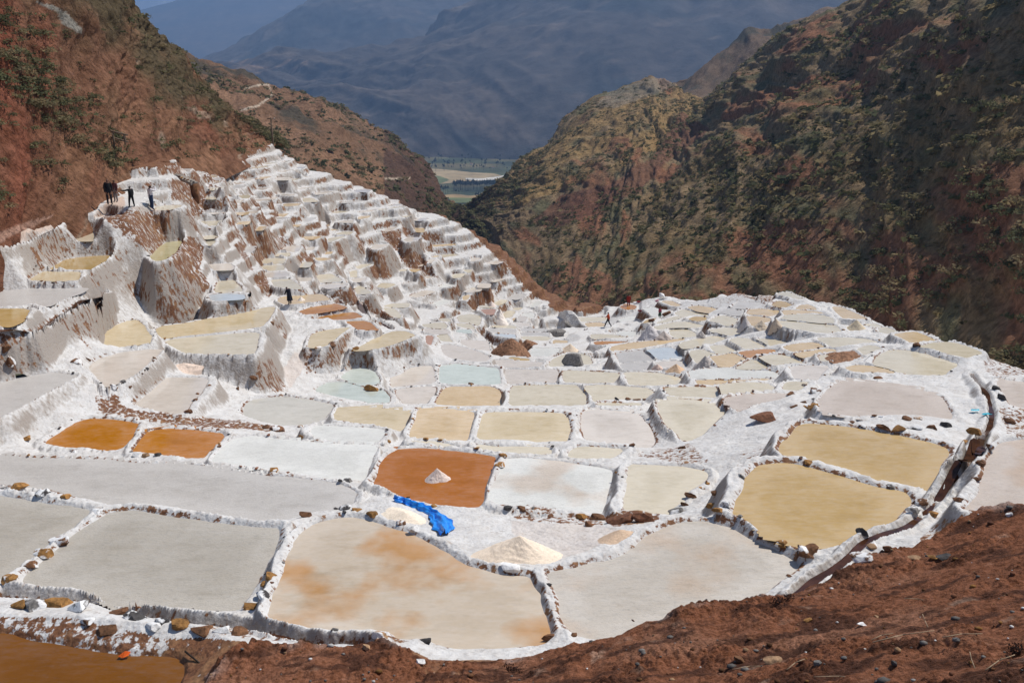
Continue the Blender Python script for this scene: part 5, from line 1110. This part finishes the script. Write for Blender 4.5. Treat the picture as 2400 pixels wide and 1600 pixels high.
for k in range(46):
    x = 960+k*20+rg.uniform(-8, 8); u, v = wp(x, 915+rg.uniform(-12, 8)); tree(u, v, rg.uniform(22, 31), .2, (.024,.036,.018), 'slender dark poplar in the row along the river in the valley', 'poplar row in the valley')
for x, y, h in [(640,930,20),(690,960,22),(740,980,24),(780,985,22),(820,975,23),(860,960,20),(1380,1090,22),(1420,1100,24),(1470,1090,20),(1010,990,14),(1060,990,12)]:
    u, v = wp(x, y); tree(u, v, h, .22, (.035,.048,.024), 'rounded dark tree left of the poplar row on the valley floor' if x < 900 else 'dark tree in front of the poplar row on the valley floor', 'trees around the poplar row', 'valley_tree')
for k in range(60):
    u, v = wp(rg.uniform(430, 2000), rg.uniform(330, 560)); tree(u, v, rg.uniform(9, 17), .26, (.03,.045,.03), 'hazy tree at the foot of the far mountain', 'trees at the foot of the mountain', 'valley_tree')
M_WALLW = mat_plain('whitewash', (.75,.74,.72), .8, .2, .1); M_ROOF = mat_plain('clay_roof', (.28,.12,.07), .9, .3, .2)
for k, (x, y, w_) in enumerate([(1290,440,5.5),(1695,500,4),(730,835,3.2),(960,470,3)]):
    u, v = wp(x, y); P = vxy(np.array(u), np.array(v)); D = P[1]*CP-P[2]*SP; a = w_*D/F0/2; r = empty('farm_house', (P[0], P[1], VZ)); b_ = a*.7; h_ = a*.9
    mesh_obj('wall', [(sx*a, sy*b_, z) for z in (0, h_) for sx, sy in ((-1,-1),(1,-1),(1,1),(-1,1))], [(0,1,5,4),(1,2,6,5),(2,3,7,6),(3,0,4,7)], M_WALLW, r, False)
    mesh_obj('roof', [(-a*1.1,-b_*1.2,h_),(a*1.1,-b_*1.2,h_),(a*1.1,0,h_*1.5),(-a*1.1,0,h_*1.5),(a*1.1,b_*1.2,h_),(-a*1.1,b_*1.2,h_)], [(0,1,2,3),(3,2,4,5)], M_ROOF, r, False)
    mesh_obj('door', [(-.15*a,-b_-.05,0),(.15*a,-b_-.05,0),(.15*a,-b_-.05,h_*.6),(-.15*a,-b_-.05,h_*.6)], [(0,1,2,3)], M_ROOF, r, False)
    tag(r, ['small white farm house among the trees at the foot of the mountain','small white farm house right of the first one in the valley','white farm house left of the poplar row','pale farm house left of the brightest one in the valley'][k], 'house')

# ------------------------------------------------------------------ pole, timber frame, overhanging slab
M_WOOD = mat_plain('weathered_wood', (.16,.11,.075), .9, 6, .4)
def bar(a, b, r, n=8):
    a, b = np.array(a, float), np.array(b, float); d = b-a; d /= np.linalg.norm(d); x = np.cross(d, [0, 0, 1] if abs(d[2]) < .9 else [1, 0, 0]); x /= np.linalg.norm(x); y = np.cross(d, x)
    V = [tuple(p+r*k_*(x*math.cos(2*math.pi*j/n)+y*math.sin(2*math.pi*j/n))) for p, k_ in ((a, 1), (b, .8)) for j in range(n)]
    return V, [(j, (j+1) % n, n+(j+1) % n, n+j) for j in range(n)]+[tuple(range(n))[::-1], tuple(range(n, 2*n))]
P = at(*map(np.array, (640., 340., 117.))); D = 117.0; r = empty('utility_pole', tuple(P)); hh = 62*D/F0
mesh_obj('post', *bar((0,0,-2.5), (0,0,hh), .14), M_WOOD, r); mesh_obj('crossarm', *bar((-.5,0,hh*.96), (.5,0,hh*.96), .06), M_WOOD, r); mesh_obj('insulator', *bar((.42,0,hh*.96), (.42,0,hh*.99), .05), M_WALLW, r)
tag(r, 'thin wooden utility pole at the end of the footpath by the far terraces', 'pole')
def hitmesh(Pm, u, v):
    pu, pv = project(Pm); k = np.unravel_index(np.argmin((pu-u)**2+(pv-v)**2), pu.shape); return Pm[k]
P = hitmesh(LP, 268, 330); D = P[1]*CP-P[2]*SP; s_ = D/F0; r = empty('timber_frame', tuple(P+np.array([.4, -.8, .2])))
for a, b in (((-28,0,24),(-28,0,-4)),((-2,0,14),(-2,0,-22)),((24,0,8),(24,0,-14))): mesh_obj('post', *bar(np.array(a)*s_, np.array(b)*s_, .10), M_WOOD, r)
for a, b in (((-32,0,24),(32,0,8)),((-32,4,10),(30,4,-8)),((-30,-2,22),(0,-2,-22))): mesh_obj('rail', *bar(np.array(a)*s_, np.array(b)*s_, .09), M_WOOD, r)
tag(r, 'rickety wooden frame leaning on the red hillside at upper left', 'wooden frame')
M_SLAB = mat_plain('slab_stone', (.30,.26,.22), .9, 3, .35)
c4 = [hit(*q) for q in pix('T 30,520 330,640 420,625 130,500')]; c4 = np.array(c4); zt = c4[:, 2].max()+.25; D = c4[0][1]*CP-c4[0][2]*SP
P0 = at(*map(np.array, (428, 418, D))); r = empty('stone_slab', tuple(P0)); V = []; s_ = D/F0
top = np.array([(-36, 12, 10), (22, -10, -9), (34, 4, -9), (-10, 22, 8)])*s_
mesh_obj('slab', [tuple(q) for q in top]+[tuple(q-np.array([0, 0, 6*s_])) for q in top], [(0,1,2,3),(7,6,5,4),(0,4,5,1),(1,5,6,2),(2,6,7,3),(3,7,4,0)], M_SLAB, r, False)
mesh_obj('prop', *bar(np.array((24, 2, -12))*s_, np.array((24, 4, -60))*s_, 10*s_, 7), mat_plain('prop_earth', (.16,.075,.035), .95, 4, .4), r)
for k in range(9): put_stone(P0+np.array([(-30+7*k)*s_, (8-1.5*k)*s_, (10-2.4*k)*s_]), rg.uniform(3, 6)*s_, 3*s_, 2.5*s_, SC[rg.choice(list('bdgo'))], False, r, 'rubble')
tag(r, 'overhanging stone slab covered with rubble above the rusty wall', 'stone slab')

# ------------------------------------------------------------------ small litter on the earth bank
rgb = np.random.default_rng(5); VV, FF, TT = [], [], []; n = 0; IV, IF = ico(1)
for k in range(520):
    u, v = rgb.uniform(480, 2400), rgb.uniform(1190, 1600); P = hit(u, v)
    i = np.searchsorted(RR, np.hypot(P[0], P[1])); j = np.searchsorted(TH, math.atan2(P[0], P[1]))
    if not BANK[min(i, NR-1), min(j, NT-1)]: continue
    s_ = .012*(5**(rgb.random()**2.2)); q = IV*(1+.35*(rgb.random((len(IV), 1))-.5))*np.array([s_*rgb.uniform(.8, 1.6), s_, s_*.7])+P+np.array([0, 0, s_*.3]); VV.append(q); FF.append(IF+n); n += len(q)
    TT.append(np.tile(np.array(SC[rgb.choice(list('wtogbrgg'))])*rgb.uniform(.5, 1.0), (len(q), 1)))
tag(np_mesh('pebbles', np.concatenate(VV), np.concatenate(FF), mat_vcol('pebble', 20, .3, .9, 30, .3, .02), tint=np.concatenate(TT)), 'scattered pebbles on the red earth bank', None, None, 'stuff')
for k, (x, y, w_, h_, c, l) in enumerate([(290,1445,120,60,'t','pale angular stone low on the red earth bank'),(570,1455,60,45,'g','small grey stone right of the pale angular stone on the bank'),(75,1435,80,55,'b','brown clod stone at the lower left of the earth bank'),(505,1192,50,30,'o','small orange stone high on the earth bank'),
        (835,1212,60,25,'w','flat white stone in the middle of the earth bank'),(1735,550,40,45,'w','white block at the upper right end of the earth bank'),(925,1165,45,15,'t','flat yellowish stone on the earth bank'),(1030,1455,60,50,'d','dark clod at the bottom of the earth bank')]):
    u, v = 1700+x/2.613, 1000+y/2.613; rock_thing(u, v, w_/2.613, h_/2.613, c, l, 'stone', 'loose_stone')
rock_thing(858, 1520, 30, 18, 't', 'tan stone on the earth below the rim of the beige pond', 'stone', 'loose_stone'); rock_thing(985, 1553, 24, 12, 'w', 'white pointed salt chip on the earth bank', 'stone', 'loose_stone')
rock_thing(1485, 1466, 26, 26, 'b', 'brown stone on the edge of the bank by the pale beige pond', 'stone', 'loose_stone')
for k, (x, y, a, L) in enumerate([(1090,1300,.25,.9),(1450,1297,.1,.5),(1225,1210,1.4,.35),(1180,1075,-.3,.4),(150,1490,.1,.5),(700,1555,-.1,.6),(1680,1460,.5,.5),(1510,1450,1.3,.3),(960,1300,.35,.35),(430,1470,.6,.35)]):
    P = hit(1700+x/2.613, 1000+y/2.613); r_ = np.array([math.cos(a), math.sin(a), 0])*L/2; mid = np.array([0, 0, .02])
    Va, Fa = bar(-r_+[0,0,.03], mid+[0,.03,.02], .007, 5); Vb, Fb = bar(mid+[0,.03,.02], r_+[0,0,.045], .006, 5)
    tag(mesh_obj('twig', Va+Vb, Fa+[tuple(i+len(Va) for i in f) for f in Fb], mat_plain('dry_twig', (.34,.25,.16), .9, 20, .3) if k == 0 else bpy.data.materials['dry_twig'], loc=tuple(P)), 'dry twig lying on the red earth bank', 'twig', 'dry twigs on the earth bank')
P = hit(454, 1547); tag(mesh_obj('stick', *bar((-.24,.2,.06), (.24,-.2,.03), .022), mat_plain('wet_wood', (.03,.02,.013), .6, 20, .4), loc=tuple(P)), 'dark stick lying at the shore of the amber pond', 'stick')
P = hit(292, 1549); P[2] = PONDS[NTR]['h']; V = [(-.10,-.05,.05),(.02,-.07,.03),(.12,-.02,.06),(-.08,.05,.04),(.03,.03,.13),(.13,.07,.08)]
tag(mesh_obj('crumpled_wrapper', V, [(0,1,4,3),(1,2,5,4)], mat_plain('orange_wrapper', (.75,.13,.02), .35, 40, .2), loc=tuple(P+np.array([0,0,.02])), smooth=False), 'orange crumpled wrapper floating in the amber pond', 'wrapper')
# dry plant tufts on the bank
for k, (u, v, s_) in enumerate([(1822,1415,.16),(1850,1405,.14),(1195,1570,.16),(1208,1574,.12),(1245,1580,.08),(2380,1530,.14)]):
    o = bpy.data.objects.new('dry_tuft', CME[k % 5]); o.location = tuple(hit(u, v)); o.scale = (s_*.8, s_*.8, s_*1.2); o.color = (.05,.028,.02,1); link(o)
    tag(o, ['dark dry tuft on the crest of the earth bank, left one','dark dry tuft on the crest of the earth bank, right one','dark dry tuft at the bottom of the bank, left one','dark dry tuft at the bottom of the bank, right one','tiny dry tuft right of the two at the bottom','dry tuft at the lower right corner of the bank'][k], 'plant')

# ------------------------------------------------------------------ names for the ponds
ORD = 'first second third fourth fifth sixth seventh eighth ninth tenth eleventh twelfth thirteenth fourteenth fifteenth sixteenth seventeenth eighteenth nineteenth twentieth'.split()
def nth(k): return ORD[k] if k < 20 else ('twenty-'+ORD[k-20] if k < 29 else ('thirtieth' if k == 29 else 'thirty-'+ORD[k-30]))
def zone(c):
    u, v = c
    if v > 1090: return 'foreground'
    if u > 1470: return 'upper right terraces' if v < 760 else ('right terraces' if v < 880 else 'lower right terraces')
    if u > 640 and v > 760: return 'central terraces' if v < 845 else 'central rows'
    if u <= 660 and v > 610: return 'left terraces'
    return 'far white slope'
zz_ = {}
for i, p in enumerate(PONDS):
    r = p['root']; r['category'] = 'pond'
    if p.get('label'): r['label'] = p['label']
    elif p.get('far'): r['label'] = 'small '+PN[p['col']]+' salt pan among the many on the far white slope'; r['group'] = PN[p['col']]+' pans of the far slope'
    else: zz_.setdefault((zone(p['c']), p['col']), []).append(p)
for (z_, c_), L_ in zz_.items():
    L_.sort(key=lambda p: p['c'][0]); cn = PN[c_]
    for k, p in enumerate(L_):
        if z_ == 'far white slope': p['root']['label'] = 'larger '+cn+' pan on the far white slope, '+nth(k)+' from left'
        else: p['root']['label'] = ('only '+cn+' pond in the '+z_) if len(L_) == 1 else nth(k)+' from left of the '+cn+' ponds in the '+z_
        p['root']['group'] = 'ponds of the '+z_
# AIR: thin haze over everything
hz = mesh_obj('haze', [(x, y, z) for x in (-16000, 16000) for y in (-300, 26000) for z in (-420, 1750)],
              [(0,1,3,2),(4,6,7,5),(0,4,5,1),(2,3,7,6),(0,2,6,4),(1,5,7,3)], [], smooth=False); tag(hz, kind='stuff')
hm = bpy.data.materials.new('haze_air'); hm.use_nodes = True; ht = hm.node_tree; ht.nodes.clear()
vol = ht.nodes.new('ShaderNodeVolumePrincipled'); vol.inputs['Color'].default_value = (.36,.58,1.0,1); vol.inputs['Density'].default_value = 1.6e-4; vol.inputs['Anisotropy'].default_value = .2
ho = ht.nodes.new('ShaderNodeOutputMaterial'); ht.links.new(vol.outputs[0], ho.inputs['Volume']); hz.data.materials.append(hm)
